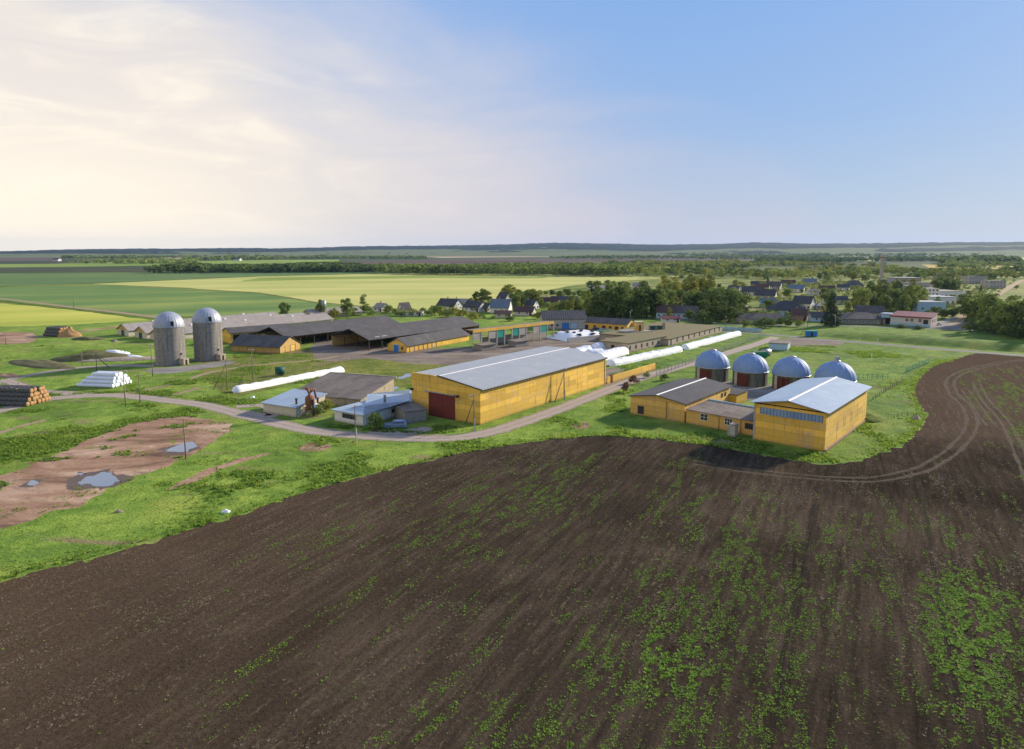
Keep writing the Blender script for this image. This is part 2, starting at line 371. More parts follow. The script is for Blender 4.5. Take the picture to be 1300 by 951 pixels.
# ------------------------------------------------------------------ ground materials
def grassmat(name, a, b, c, bare=.0, s=1.0):
    N = NT(name); p = N.pos()
    n1 = N.noise(p, .035*s, 6, .6, .5); n2 = N.noise(N.mapv(p, (1,1,1)), .22*s, 6, .68, .3); n3 = N.noise(p, 2.6, 5, .65)
    f = N.m_('ADD', N.m_('MULTIPLY', n1, .45), N.m_('MULTIPLY', n2, .55))
    col = N.ramp(f, [(.34, a), (.48, b), (.62, c)])
    col = N.mix(.55, col, N.ramp(n3, [(.3, (.55,.6,.5)), (.7, (1.45,1.38,1.4))]), 'MULTIPLY')
    br = N.noise(N.mapv(p, (.6,1.4,1), (0,0,-.95)), .075, 7, .68, .8)
    col = N.mix(N.m_('MULTIPLY', N.ss(br, .57, .66), bare), col, (.24,.165,.11))
    yl = N.noise(p, .09, 4, .6, .5)
    xx = N.n('ShaderNodeSeparateXYZ', i_0=p).outputs[0]
    col = N.mix(N.m_('MULTIPLY', N.ss(xx, 0, 90), .5), col, N.mix(N.ss(n2, .4, .6), (.05,.105,.02), (.11,.19,.035)))  # greener and darker to the right: less yellow sunlight, put into the colour
    col = N.mix(N.m_('MULTIPLY', N.ss(yl, .5, .7), .34), col, (.27,.25,.06))
    return N.done(col, .95, 0, N.bump(N.m_('ADD', n3, N.m_('MULTIPLY', n2, 1.5)), .7, .35), .1)
MAT['grass'] = grassmat('meadow_grass', (.065,.125,.022), (.135,.23,.034), (.26,.35,.06), .75)
MAT['grass_rough'] = grassmat('rough_weedy_grass', (.065,.095,.02), (.13,.16,.03), (.23,.23,.055), .9, 1.6)
MAT['grass_green'] = grassmat('lush_grass', (.045,.10,.015), (.085,.165,.022), (.15,.23,.035), .15)
def farmat():
    N = NT('distant_farmland'); p = N.pos()
    vo = N.n('ShaderNodeTexVoronoi', feature='F1', i_Vector=N.mapv(p, (.0016,.0034,1), (0,0,.35)), i_Scale=1.0, i_Randomness=.9)
    h = N.n('ShaderNodeSeparateColor', i_0=vo.outputs['Color'])
    fcol = N.ramp(h.outputs[0], [(0,(.035,.065,.018)), (.25,(.09,.11,.035)), (.45,(.045,.08,.025)), (.6,(.07,.055,.04)), (.75,(.03,.05,.02)), (.9,(.17,.17,.07))])
    fcol.node.color_ramp.interpolation = 'CONSTANT'
    nr = N.noise(p, .02, 5, .6)
    col = N.mix(.5, fcol, N.ramp(nr, [(.3,(.7,.7,.7)), (.7,(1.25,1.25,1.2))]), 'MULTIPLY')
    # gardens and rough grass nearer than a kilometre
    yy = N.n('ShaderNodeSeparateXYZ', i_0=p).outputs[1]
    g = N.ramp(N.noise(p, .025, 7, .68, .4), [(.33,(.05,.085,.018)), (.46,(.11,.16,.028)), (.55,(.19,.21,.045)), (.66,(.24,.19,.09))])
    col = N.mix(N.ss(yy, 900, 1300), g, col)
    return N.done(col, .95, 0, N.bump(nr, .5, 2.0), .1)
MAT['farland'] = farmat()
def soilmat():
    N = NT('tilled_soil'); p = N.pos()
    rot = N.mapv(p, (1,1,1), (0,0,math.radians(27)))           # y' runs along the rows
    big = N.noise(p, .035, 7, .66, .8); row = N.noise(N.mapv(rot, (1.1,.10,1)), 1.0, 6, .62, .3); fine = N.noise(p, 2.2, 6, .72); grit = N.noise(p, 9.0, 3, .7)
    f = N.m_('ADD', N.m_('MULTIPLY', big, .5), N.m_('MULTIPLY', row, .5))
    col = N.ramp(f, [(.36,(.029,.023,.017)), (.5,(.057,.044,.033)), (.63,(.102,.079,.058))])
    xx = N.n('ShaderNodeSeparateXYZ', i_0=p)
    col = N.mix(N.m_('MULTIPLY', N.ss(xx.outputs[0], 10, -75), .75), col, (.125,.085,.055))       # redder earth to the west
    hd = N.m_('MULTIPLY', N.ss(xx.outputs[0], 62, 80), N.ss(N.m_('ADD', xx.outputs[1], N.m_('MULTIPLY', big, 60)), 135, 185)); col = N.mix(N.m_('MULTIPLY', hd, .6), col, (.135,.092,.066))
    col = N.mix(.55, col, N.ramp(fine, [(.32,(.5,.5,.5)), (.68,(1.5,1.5,1.5))]), 'MULTIPLY')
    chaff = N.noise(N.mapv(rot, (1.3,.35,1)), 1.6, 8, .75, .5)
    area = N.noise(N.mapv(rot, (.12,.025,1)), 1.0, 4, .6)
    col = N.mix(N.m_('MULTIPLY', N.m_('MULTIPLY', N.ss(chaff, .55, .68), N.ss(area, .40, .58)), .62), col, (.24,.185,.12))
    grn = N.noise(N.mapv(rot, (1.0,.22,1), (0,0,.05)), .9, 8, .74, .6)
    garea = N.noise(N.mapv(rot, (.10,.02,1)), 1.0, 3, .6)
    gx = N.ss(N.m_('ADD', xx.outputs[0], N.m_('MULTIPLY', garea, 60)), 5, 70)
    gm = N.m_('MULTIPLY', N.m_('MULTIPLY', N.ss(grn, .56, .70), N.ss(garea, .40, .6)), N.m_('ADD', .18, N.m_('MULTIPLY', gx, .50)))
    col = N.mix(gm, col, (.10,.16,.03))
    h = N.m_('ADD', N.m_('ADD', fine, N.m_('MULTIPLY', grit, .35)), N.m_('MULTIPLY', row, .8))
    return N.done(col, 1.0, 0, N.bump(h, 1.0, .38), .0)
MAT['soil'] = soilmat()
def dirtmat(name, a, b, c, dark=.5, dc=(.07,.045,.03), s=1.0):
    N = NT(name); p = N.pos()
    st = N.mapv(p, (.55,1.3,1), (0,0,-1.0))
    n1 = N.noise(st, .11*s, 7, .65, .6); n2 = N.noise(p, 1.4, 5, .68)
    col = N.ramp(n1, [(.34,a), (.5,b), (.65,c)])
    dk = N.noise(st, .075*s, 5, .7, 1.0); col = N.mix(N.m_('MULTIPLY', N.ss(dk, .52, .66), dark), col, dc)
    gr = N.noise(p, .16*s, 7, .72, .4); col = N.mix(N.m_('MULTIPLY', N.ss(gr, .59, .65), .8), col, (.13,.18,.03))
    col = N.mix(.45, col, N.ramp(n2, [(.3,(.6,.6,.6)), (.7,(1.35,1.35,1.35))]), 'MULTIPLY')
    return N.done(col, .95, 0, N.bump(N.m_('ADD', n2, n1), .5, .15), .1)
MAT['dirt'] = dirtmat('bare_reddish_earth', (.19,.11,.07), (.32,.20,.135), (.45,.32,.235), .7)
MAT['yard'] = dirtmat('worn_farmyard_earth', (.13,.105,.09), (.19,.155,.13), (.25,.21,.175), .5, (.085,.07,.06))
MAT['yard_conc'] = dirtmat('old_concrete_apron', (.16,.15,.14), (.22,.21,.20), (.29,.275,.26), .4, (.10,.09,.08))
def roadmat(name, a, b, grassc=None, amt=.6):
    N = NT(name); p = N.pos(); e = N.n('ShaderNodeAttribute', attribute_name='edge').outputs['Fac']
    n1 = N.noise(p, .3, 6, .65); n2 = N.noise(p, 3.0, 5, .7)
    col = N.mix(n1, a, b)
    ae = N.m_('ABSOLUTE', e)
    wheel = N.m_('SUBTRACT', 1.0, N.m_('MULTIPLY', N.m_('ABSOLUTE', N.m_('SUBTRACT', ae, .42)), 5.0), clamp=True)
    col = N.mix(N.m_('MULTIPLY', wheel, .35), col, tuple(x*1.35 for x in a))
    col = N.mix(.5, col, N.ramp(n2, [(.3,(.65,.65,.65)), (.7,(1.3,1.3,1.3))]), 'MULTIPLY')
    if grassc:
        g = N.ss(N.m_('ADD', ae, N.m_('MULTIPLY', N.m_('SUBTRACT', N.noise(p, .9, 5, .7), .5), 1.3)), .72, 1.0)
        col = N.mix(N.m_('MULTIPLY', g, amt), col, grassc)
        c = N.m_('MULTIPLY', N.ss(ae, .16, .0), N.ss(N.noise(p, .35, 5, .7), .5, .62))
        col = N.mix(N.m_('MULTIPLY', c, .55), col, grassc)
    return N.done(col, .95, 0, N.bump(n2, .4, .06), .15)
MAT['gravel'] = roadmat('gravel_road', (.36,.30,.26), (.27,.22,.19), (.13,.16,.035), .8)
MAT['asphalt'] = roadmat('worn_asphalt', (.20,.19,.19), (.15,.145,.145), (.10,.13,.04), .3)
MAT['track'] = roadmat('dirt_track', (.32,.25,.16), (.24,.18,.11), (.15,.18,.035), .9)
def fadetrack(name, c):
    N = NT(name); p = N.pos()
    n = N.noise(p, .6, 6, .75); k = N.ss(n, .36, .50)
    def ex(sh):
        t = N.n('ShaderNodeBsdfTransparent').outputs[0]
        return N.n('ShaderNodeMixShader', i_0=N.m_('ADD', .10, N.m_('MULTIPLY', k, .38)), i_1=t, i_2=sh).outputs[0]
    return N.done(c, .95, 0, None, .1, ex)
MAT['rut'] = fadetrack('pressed_soil_rut', (.13,.105,.08))
MAT['rut_dark'] = fadetrack('damp_soil_rut', (.018,.013,.011))
def fieldmat(name, a, b, c, ang, stretch=12, s=.02, tram=None):
    N = NT(name); p = N.pos(); r = N.mapv(p, (1,1,1), (0,0,math.radians(ang)))
    n1 = N.noise(N.mapv(r, (1/stretch,1,1)), s, 6, .6, .2); n2 = N.noise(p, s*.4, 4, .6, .5)
    col = N.ramp(N.m_('ADD', N.m_('MULTIPLY', n1, .6), N.m_('MULTIPLY', n2, .4)), [(.36,a), (.5,b), (.63,c)])
    if tram:
        y = N.n('ShaderNodeSeparateXYZ', i_0=r).outputs[1]
        ln = N.ss(N.m_('SINE', N.m_('MULTIPLY', y, 6.2832/tram)), .93, 1.0)
        col = N.mix(N.m_('MULTIPLY', ln, .3), col, a)
    return N.done(col, .95, 0, N.bump(N.noise(p, .5, 4, .7), .4, .2), .1)
# ------------------------------------------------------------------ sheets
def crspline(pts, step=2.0, closed=False):
    P = [Vector((p[0], p[1])) for p in pts]; n = len(P); out = []
    for i in range(n if closed else n-1):
        g = (lambda k: P[k % n]) if closed else (lambda k: P[max(0, min(n-1, k))])
        p0, p1, p2, p3 = g(i-1), g(i), g(i+1), g(i+2)
        m = max(2, int((p2-p1).length/step))
        for j in range(m):
            t = j/m
            out.append(.5*((2*p1)+(p2-p0)*t+(2*p0-5*p1+4*p2-p3)*t*t+(3*p1-p0-3*p2+p3)*t**3))
    if not closed: out.append(P[-1])
    return out
def sheet(name, pts, z, mat, amp=.6, step=.8, seed=1, smooth=True, kind='structure', nscale=.35):
    """outline through ground points, edge roughened"""
    q = crspline(pts, step, True) if smooth else [Vector(p[:2]) for p in pts]
    if not smooth:
        r = []
        for a, b in zip(q, q[1:]+q[:1]):
            m = max(1, int((b-a).length/step)); r += [a.lerp(b, j/m) for j in range(m)]
        q = r
    xs = np.array([p.x for p in q]); ys = np.array([p.y for p in q])
    ox = fbm(xs*nscale, ys*nscale, seed, 4)-.5; oy = fbm(xs*nscale, ys*nscale, seed+50, 4)-.5
    xs = xs+ox*amp*4; ys = ys+oy*amp*4
    n = len(xs)
    V, E, F, *_ = delaunay_2d_cdt([Vector((x, y)) for x, y in zip(xs, ys)], [], [list(range(n))], 1, 1e-5)
    me = bpy.data.meshes.new(name); me.from_pydata([(v.x, v.y, z) for v in V], [], [tuple(f) for f in F]); me.update()
    me.materials.append(mat)
    # faces must look up
    if len(me.polygons) and me.polygons[0].normal.z < 0: me.flip_normals()
    return tag(link(name, me), kind=kind)
def GP(*px): return [G(*p)[:2] for p in px]
def ribbon(name, pts, width, z, mat, amp=.25, seed=1, off=0.0, kind='structure', step=1.0, z2=None):
    c = crspline(pts, step); V = []; A = []; n = len(c)
    for i, p in enumerate(c):
        d = (c[min(n-1, i+1)]-c[max(0, i-1)]).normalized(); nr = Vector((-d.y, d.x))
        for k in (-1, -.6, -.3, 0, .3, .6, 1):
            wd = width/2*k
            if abs(k) == 1: wd += k*amp*4*(float(fbm(np.array(p.x*.4+k*31), np.array(p.y*.4), seed, 4))-.5)
            q = p+nr*(off+wd); V.append((q.x, q.y, z)); A.append(k)
    F = [(i*7+j, (i+1)*7+j, (i+1)*7+j+1, i*7+j+1) for i in range(n-1) for j in range(6)]
    me = mesh_np(name, V, F, [mat], {'edge': A})
    if me.polygons[0].normal.z < 0: me.flip_normals()
    return tag(link(name, me), kind=kind)
# base ground
R = 30000
me = mesh_np('ground', [(-R,-800,-.30), (R,-800,-.30), (R,R,-.30), (-R,R,-.30)], [(0,1,2,3)], [MAT['farland']]); tag(link('ground', me), kind='structure')
sheet('meadow', GP((-260,1400),(-420,520),(-300,425),(60,413),(210,405),(420,398),(560,398),(640,392),(760,392),(900,408),(1060,409),(1300,416),(1560,424),(1800,520),(1500,1400)), -.016, MAT['grass'], 1.0, 3, 3)
# far fields, farthest first
def field(nm, px, z, a, b, c, ang, st=12, s=.02, tram=None, amp=1.6, step=6):
    m = fieldmat(nm+'_crop', a, b, c, ang, st, s, tram)
    return sheet(nm, GP(*px), z, m, amp, step, 5, False, nscale=.05)
Yl = ((.28,.34,.06),(.42,.44,.09),(.55,.5,.14)); Gd = ((.07,.13,.045),(.10,.17,.055),(.16,.22,.065)); Gl = ((.12,.2,.035),(.19,.27,.05),(.28,.33,.07))
Br = ((.06,.045,.04),(.09,.065,.055),(.13,.09,.07)); Pk = ((.26,.2,.13),(.34,.27,.18),(.4,.33,.22)); Dk = ((.03,.045,.02),(.05,.06,.03),(.07,.075,.04))
field('brown_field', [(-200,327),(20,325.5),(82,325.5),(70,331),(-200,333)], -.2, *Br, 0, 6, .004)
field('pale_field', [(150,326),(200,324),(330,323.5),(340,326.5),(200,329)], -.2, *Pk, 0, 6, .004)
field('pale_crop_field', [(500,323.5),(560,321.8),(760,322),(700,326),(560,327.5)], -.2, *Pk, 0, 6, .004)
field('ploughed_field', [(385,333),(560,329.5),(860,327.5),(1000,327),(990,329.2),(700,334),(560,336),(300,339)], -.15, *Br, 0, 9, .006)
field('light_field', [(-220,336.5),(60,335),(200,331.5),(320,330.2),(430,329.5),(430,333),(250,336),(130,338),(-220,342)], -.15, *Gl, 0, 9, .006)
field('fallow_strip', [(-220,342.5),(130,339),(300,337),(560,337),(560,341),(480,345),(300,344),(-220,348)], -.12, *Dk, 0, 9, .01)
field('bright_field', [(1020,327),(1110,326.5),(1150,328),(1148,331),(1060,331.6),(1020,330)], -.12, *Yl, 0, 9, .01)
field('bright_yellow_field', [(1150,325.5),(1290,326),(1400,328),(1400,331),(1260,331),(1165,329.5)], -.13, *Yl, 0, 9, .01)
field('stubble_field', [(1170,336),(1260,334),(1420,334.5),(1420,345),(1290,347),(1190,344)], -.12, (.30,.24,.06),(.42,.32,.09),(.5,.4,.13), 0, 9, .01)
field('green_field_far', [(-260,348),(0,346.5),(200,346),(345,345.5),(520,344.8),(520,346.5),(330,350.5),(110,360),(0,363.5),(-260,369)], -.12, *Gd, -4, 14, .012, 24)
field('yellow_field', [(112,360.5),(330,351),(420,348.8),(520,346.8),(650,347),(800,350.5),(880,350.5),(800,356),(730,362),(690,369),(640,378),(600,389),(560,396.5),(500,392),(400,383),(330,371.5),(220,364.5)], -.11, (.28,.33,.09),(.41,.42,.13),(.52,.48,.18), -8, 16, .014, 30)
field('green_strip_in_field', [(330,352.5),(520,350.2),(700,351.3),(690,353.2),(560,352.8),(430,354.5),(300,357.5)], -.10, (.15,.21,.04),(.21,.27,.05),(.26,.31,.06), -8, 16, .014)
field('green_field', [(-280,371),(0,365),(112,361.5),(220,366),(330,373),(400,384.5),(500,393.5),(545,398),(500,404),(400,401),(200,402.5),(100,391.5),(0,381),(-280,366)], -.10, (.075,.15,.045),(.12,.20,.055),(.24,.29,.075), -25, 14, .018, 20)
field('light_green_field', [(-280,378),(-60,380),(40,388),(100,394.5),(190,406.5),(186,410),(100,413),(0,416.5),(-280,424)], -.10, (.27,.32,.05),(.40,.42,.075),(.52,.49,.11), -25, 14, .02, 16)
ribbon('field_lane', GP((-120,368),(0,379),(60,386),(100,391),(150,396.5),(205,403.5)), 6, -.08, MAT['track'], .3, 2)
ribbon('ditch', GP((-120,371.5),(0,381.5),(60,388.5),(100,393.5),(150,399),(195,405.5)), 4.5, -.085, MAT['grass_green'], .5, 2)
ribbon('dirt_lane', GP((-80,434),(0,431),(40,428),(100,421),(150,415),(200,411)), 6, -.008, MAT['dirt'], .8, 6)
sheet('bare_strip', GP((-40,424),(20,421.5),(45,424),(40,434),(0,437),(-60,438)), -.006, MAT['dirt'], .8, 2, 8)
# rough ground round the farm
sheet('rough_pasture', GP((250,462),(300,452),(420,440),(520,447),(600,440),(640,455),(560,470),(520,492),(470,485),(395,482),(330,497),(285,500)), -.012, MAT['grass_rough'], 1.0, 1.5, 9)
sheet('farmyard', GP((395,437),(430,428),(500,441),(600,440),(700,425),(725,405),(820,414),(840,428),(770,446),(742,462),(690,452),(610,462),(530,462),(470,455),(410,457)), -.010, MAT['yard'], .9, 1.2, 10)
sheet('yard_by_wall', GP((765,470),(800,466),(838,470),(822,481),(768,490)), -.004, MAT['yard'], .4, .8, 12)
sheet('concrete_apron', GP((893,489),(925,484),(990,489),(1012,497),(975,508),(935,505),(905,497)), -.006, MAT['yard_conc'], .3, .8, 13)
sheet('turning_area', GP((985,433),(1010,429.5),(1055,431),(1070,437),(1030,441.5),(995,441)), -.006, MAT['yard'], .5, 1.0, 14)
sheet('gravel_forecourt', GP((1183,411),(1196,407),(1222,399),(1232,396),(1236,410),(1230,419),(1180,416.5)), -.006, MAT['yard_conc'], .4, 1.2, 15)
DIRT = [(-40,690),(0,672),(90,642),(150,612),(215,588),(268,563),(290,546),(286,535),(240,529),(190,531),(150,544),(85,570),(25,596),(-60,632)]
sheet('bare_earth', GP(*DIRT), -.010, MAT['dirt'], 1.5, .5, 16, nscale=.22)
sheet('bare_patch', GP((290,592),(330,580),(345,575),(300,583),(250,600),(215,622),(240,615)), -.008, MAT['dirt'], .5, .6, 17)
sheet('bare_patch', GP((392,562),(420,566),(405,573),(380,572)), -.008, MAT['dirt'], .4, .6, 18)
sheet('bare_patch', GP((725,540),(742,536),(750,540),(735,545)), -.008, MAT['dirt'], .3, .6, 19)
sheet('bare_patch', GP((470,548),(520,551),(560,553),(520,560),(470,556)), -.008, MAT['dirt'], .4, .6, 20)
# puddles: still water on the bare earth
N = NT('puddle_water'); p = N.pos()
MAT['water'] = N.done((.17,.25,.40), .08, .75, N.bump(N.noise(p, 3, 2), .03, .02), 1.0)
for i, q in enumerate([[(94,613),(106,606),(128,600),(149,604),(147,612),(130,617),(108,616)], [(212,571),(224,566),(243,563),(247,568),(240,573),(222,574)], [(33,615),(38,610),(46,611),(43,616)], [(97,602),(104,600),(106,602),(100,604)], [(478,497),(500,491),(505,493),(490,498)], [(505,480),(518,474),(523,476),(512,481)]]):
    if i < 4:
        gq = GP(*q); cx_ = sum(p[0] for p in gq)/len(gq); cy_ = sum(p[1] for p in gq)/len(gq)
        sheet('damp_mud', [(cx_+(p[0]-cx_)*1.3, cy_+(p[1]-cy_)*1.35) for p in gq], -.004, MAT['mud'], 1.3 if i < 2 else .6, .2, 53+i, nscale=.45)
    sheet('puddle', GP(*q), .0, MAT['water'], 1.0 if i < 2 else .45, .2, 23+i, nscale=.55)
# the tilled field
SOIL_TOP = [(-330,815),(-150,768),(0,737),(100,712),(200,685),(300,655),(368,632),(400,621),(450,606),(520,590),(600,573),(680,560),(760,553),(830,557),(900,566),(960,576),(1020,586),(1060,588),(1110,579),(1150,561),(1170,543),(1176,527),(1166,512),(1161,495),(1168,479),(1185,465),(1212,457),(1240,449),(1300,453),(1450,463),(1700,480)]
SOIL = GP(*SOIL_TOP)+[(260,20),(-150,20)]
def densify(pts, st): 
    r = []
    for a, b in zip(pts, pts[1:]+pts[:1]):
        a = Vector(a); b = Vector(b); m = max(1, int((b-a).length/st)); r += [a.lerp(b, j/m) for j in range(m)]
    return r
top = [tuple(v) for v in crspline(GP(*SOIL_TOP), 1.0)]
sheet('ploughed_soil', top+[(260,20),(-150,20)], -.004, MAT['soil'], .75, .5, 30, False, nscale=.6)
T1 = [(880,587),(970,600),(1090,609),(1154.5,600),(1190,586),(1222,560),(1234,536),(1227,516),(1211,500),(1206,486),(1212,478),(1226,471),(1250,465),(1280,459),(1330,455)]
for off in (-.95,.95): ribbon('tyre_track', GP(*T1), .75, .006, MAT['rut'], .16, 3, off, step=1.0)
for pp in ([(1225,495),(1240,515),(1249,528.6),(1258,541)], [(1239,486),(1251,508),(1273,532),(1287,557),(1305,600),(1330,660)]):
    for off in (-.8,.8): ribbon('tyre_track', GP(*pp), .55, .006, MAT['rut'], .12, 3, off)
for pp in ([(1168,608),(1175,650),(1185,720),(1200,800),(1220,900),(1240,960)], [(1034,640),(1018,720),(1003,790),(990,861),(975,960)], [(1000,470+400),(1010,800),(1025,700),(1040,640)], [(1195,600),(1207,690),(1230,800),(1262,960)]):
    ribbon('tyre_track', GP(*pp), .45, .002, MAT['rut_dark'], .08, 4)
ribbon('tyre_track', GP((1213,560),(1200,548),(1196,540),(1203,536),(1215,538)), .3, .004, MAT['rut'], .05, 4)
# roads
MAIN = [(-60,534),(0,521),(60,507),(105,503),(150,502),(205,507.5),(262,515),(330,532),(400,547),(480,554.5),(560,556.5),(620,549),(700,523),(790,488),(830,475),(880,461),(930,446),(962,436.5),(985,428)]
ribbon('gravel_road', GP(*MAIN), 5.0, .004, MAT['gravel'], .3, 1)
ribbon('gravel_road', GP((-70,503),(0,485),(28,478),(70,471),(110,466),(160,464),(196,465)), 4.2, .000, MAT['gravel'], .3, 2)
ribbon('gravel_road', GP((118,502.5),(85,499),(48,496),(20,487),(5,482)), 4, .002, MAT['gravel'], .5, 3)
ribbon('dirt_track', GP((148,501),(190,494),(232,484),(262,474),(300,467),(350,461),(392,458),(430,452)), 2.4, .000, MAT['track'], .5, 4)
ribbon('dirt_track', GP((195,507),(225,500),(255,492)), 2.2, .002, MAT['track'], .4, 4)
ribbon('gravel_road', GP((300,522),(345,528),(335,515),(300,516)), 3, .006, MAT['gravel'], .5, 5)
ribbon('gravel_road', GP((470,548),(505,549),(530,547),(545,543)), 4, .000, MAT['gravel'], .7, 6)
ribbon('dirt_track', GP((-20,556),(30,540),(58,533)), 1.8, .000, MAT['track'], .5, 7)
ribbon('asphalt_road', GP((880,420.5),(925,421),(985,425.5),(1040,431),(1100,435.5),(1190,443),(1300,451.5),(1420,460)), 5.0, .008, MAT['asphalt'], .12, 8)
ribbon('footpath', GP((1170,437),(1190,430),(1207,426)), 1.6, .0, MAT['track'], .2, 9)
ribbon('village_road', GP((690,402),(760,404),(840,404.5),(930,412),(1000,413),(1080,414),(1130,415.5),(1200,417.5),(1300,424),(1400,430)), 4.5, .0, MAT['asphalt'], .3, 10)
ribbon('village_road', GP((1212,412),(1226,402),(1238,392),(1252,382),(1268,373),(1288,361),(1300,355)), 7, .0, MAT['track'], .3, 11)
# embankment along the asphalt road
def embank(px, h=2.0):
    c = crspline(GP(*px), 3.0); V = []; n = len(c)
    prof = [(0,-.05),(1.5,.25),(4,1.1),(6.5,1.75),(9,h),(16,h*1.02),(20,h*.8),(26,.3),(29,-.05)]
    for i, p in enumerate(c):
        d = (c[min(n-1, i+1)]-c[max(0, i-1)]).normalized(); nr = Vector((-d.y, d.x))
        t = min(1, i/8, (n-1-i)/8)
        for o_, z in prof:
            q = p+nr*o_; V.append((q.x, q.y, z*t+.25*t*(float(vn(q.x*.2, q.y*.2, 3))-.5)-.02))
    k = len(prof)
    F = [(i*k+j, (i+1)*k+j, (i+1)*k+j+1, i*k+j+1) for i in range(n-1) for j in range(k-1)]
    me = mesh_np('embankment', V, F, [MAT['grass_green']]); me.polygons.foreach_set('use_smooth', [True]*len(F))
    if me.polygons[0].normal.z < 0: me.flip_normals()
    tag(link('embankment', me), kind='structure')
embank([(1012,426),(1045,428),(1100,432.5),(1190,440),(1300,448),(1400,455)])
# hills on the horizon
def hills():
    na, nr_ = 460, 60
    az = np.linspace(math.radians(-50), math.radians(50), na); rr = np.linspace(4200, 12500, nr_)
    px = CX+FPX*np.tan(az)*1.0
    skyl = np.interp(px, [-400,0,30,100,200,300,400,480,560,650,700,760,820,900,960,1000,1100,1200,1300,1600], [321,320.6,320,318.6,317.6,317.2,316.6,314.2,313.6,312.6,310.4,310.4,311.6,312.2,310.6,311.6,312.2,311.6,311.2,311.2])
    A, Rr = np.meshgrid(az, rr); H9 = (319-skyl)/FPX*9000+CAMH-4
    s = np.clip((Rr-4600)/(9000-4600), 0, 1); s = s*s*(3-2*s)
    X = Rr*np.sin(A); Y = Rr*np.cos(A)
    Z = H9[None, :]*s*(1+.12*(fbm(X/900, Y/900, 5)-.5)*2)
    Z += np.where(s > 0, 1, 0)*(fbm(X/400, Y/700, 9)-.5)*24*s
    fade = np.clip((12500-Rr)/3000, 0, 1); Z = Z*fade-3*(1-np.clip(s*30, 0, 1))
    # the woods that cover them stand 14 m high, ragged
    wood = np.clip((fbm(X/1300+3, Y/600, 21, 5)-.43)*16+(s-.60)*9, 0, 1)
    Z = Z+wood*(10+12*vn(X/45, Y/90, 4))*np.clip(s*8, 0, 1)
    V = np.stack([X, Y, Z], -1).reshape(-1, 3)
    i, j = np.meshgrid(np.arange(nr_-1), np.arange(na-1), indexing='ij'); b = (i*na+j).ravel()
    F = np.stack([b, b+1, b+na+1, b+na], -1)
    N = NT('wooded_hills'); wd = N.n('ShaderNodeAttribute', attribute_name='wood').outputs['Fac']; p = N.pos()
    fcol = N.ramp(N.noise(N.mapv(p, (.0007,.0016,1)), 1.0, 4, .6), [(.35,(.06,.10,.035)), (.48,(.10,.14,.05)), (.6,(.19,.17,.10)), (.7,(.06,.09,.03))])
    col = N.mix(N.ss(wd, .25, .5), fcol, (.012,.022,.02))
    m = N.done(col, .95, 0, None, .05)
    me = mesh_np('hills', V, F, [m], {'wood': wood.ravel()})
    if me.polygons[0].normal.z < 0: me.flip_normals()
    tag(link('hills', me), kind='structure')
hills()
# ------------------------------------------------------------------ buildings
LAND = []      # landmarks for telling trees apart: (phrase, x, y)
def place(pa, pb, pc=None, W=None, L=None):
    """front facade from left end pa to right end pb (pixels with optional height), back corner pc"""
    A = G(*pa); B = G(*pb); d = (B-A); d.z = 0
    rz = math.atan2(d.y, d.x); L = L or d.length
    if W is None:
        C = G(*pc); e = C-A; W = -e.x*math.sin(rz)+e.y*math.cos(rz)
    A.z = 0
    return A, rz, L, abs(W)
def face_pt(face, L, W, u, out):
    return {'F': (u, -out), 'B': (u, W+out), 'L': (-out, W-u), 'R': (L+out, u)}[face]
def panel(mb, face, L, W, u0, u1, z0, z1, out, thick):
    """a box lying on a wall; u measured along the wall from its left end as seen from outside"""
    if face == 'F': mb.box(u0,u1,-out,-out+thick,z0,z1)
    elif face == 'B': mb.box(L-u1,L-u0,W+out-thick,W+out,z0,z1)
    elif face == 'L': mb.box(-out,-out+thick,W-u1,W-u0,z0,z1)
    else: mb.box(L+out-thick,L+out,u0,u1,z0,z1)
def window(t, face, L, W, u, z, w=1.4, h=1.3, bars=(1,1), frame='frame_white', glass='glass', sub=True):
    f = MB(); e = .09; o = .07; th = .1
    panel(f, face, L, W, u-w/2, u+w/2, z, z+e, o, th); panel(f, face, L, W, u-w/2, u+w/2, z+h-e, z+h, o, th)
    panel(f, face, L, W, u-w/2, u-w/2+e, z+e, z+h-e, o, th); panel(f, face, L, W, u+w/2-e, u+w/2, z+e, z+h-e, o, th)
    for i in range(bars[0]):
        c = u-w/2+w*(i+1)/(bars[0]+1); panel(f, face, L, W, c-.035, c+.035, z+e, z+h-e, o-.01, th-.01)
    for i in range(bars[1]):
        c = z+h*(i+1)/(bars[1]+1); panel(f, face, L, W, u-w/2+e, u+w/2-e, c-.03, c+.03, o-.02, th-.02)
    wn = f.build('window', MAT[frame], t)
    g = MB(); panel(g, face, L, W, u-w/2+e*.5, u+w/2-e*.5, z+e*.5, z+h-e*.5, .035, .06); g.build('pane', MAT[glass], wn)
    return wn
def door(t, face, L, W, u, w=1.0, h=2.1, mat='door_dark', z=0, name='door', frame='frame_dark'):
    g = MB(); panel(g, face, L, W, u-w/2, u+w/2, z+.02, z+h, .05, .09); d = g.build(name, MAT[mat], t)
    f = MB(); e = .1
    panel(f, face, L, W, u-w/2-e, u-w/2, z, z+h+e, .08, .1); panel(f, face, L, W, u+w/2, u+w/2+e, z, z+h+e, .08, .1); panel(f, face, L, W, u-w/2, u+w/2, z+h, z+h+e, .08, .1)
    f.build('door_frame', MAT[frame], d); return d
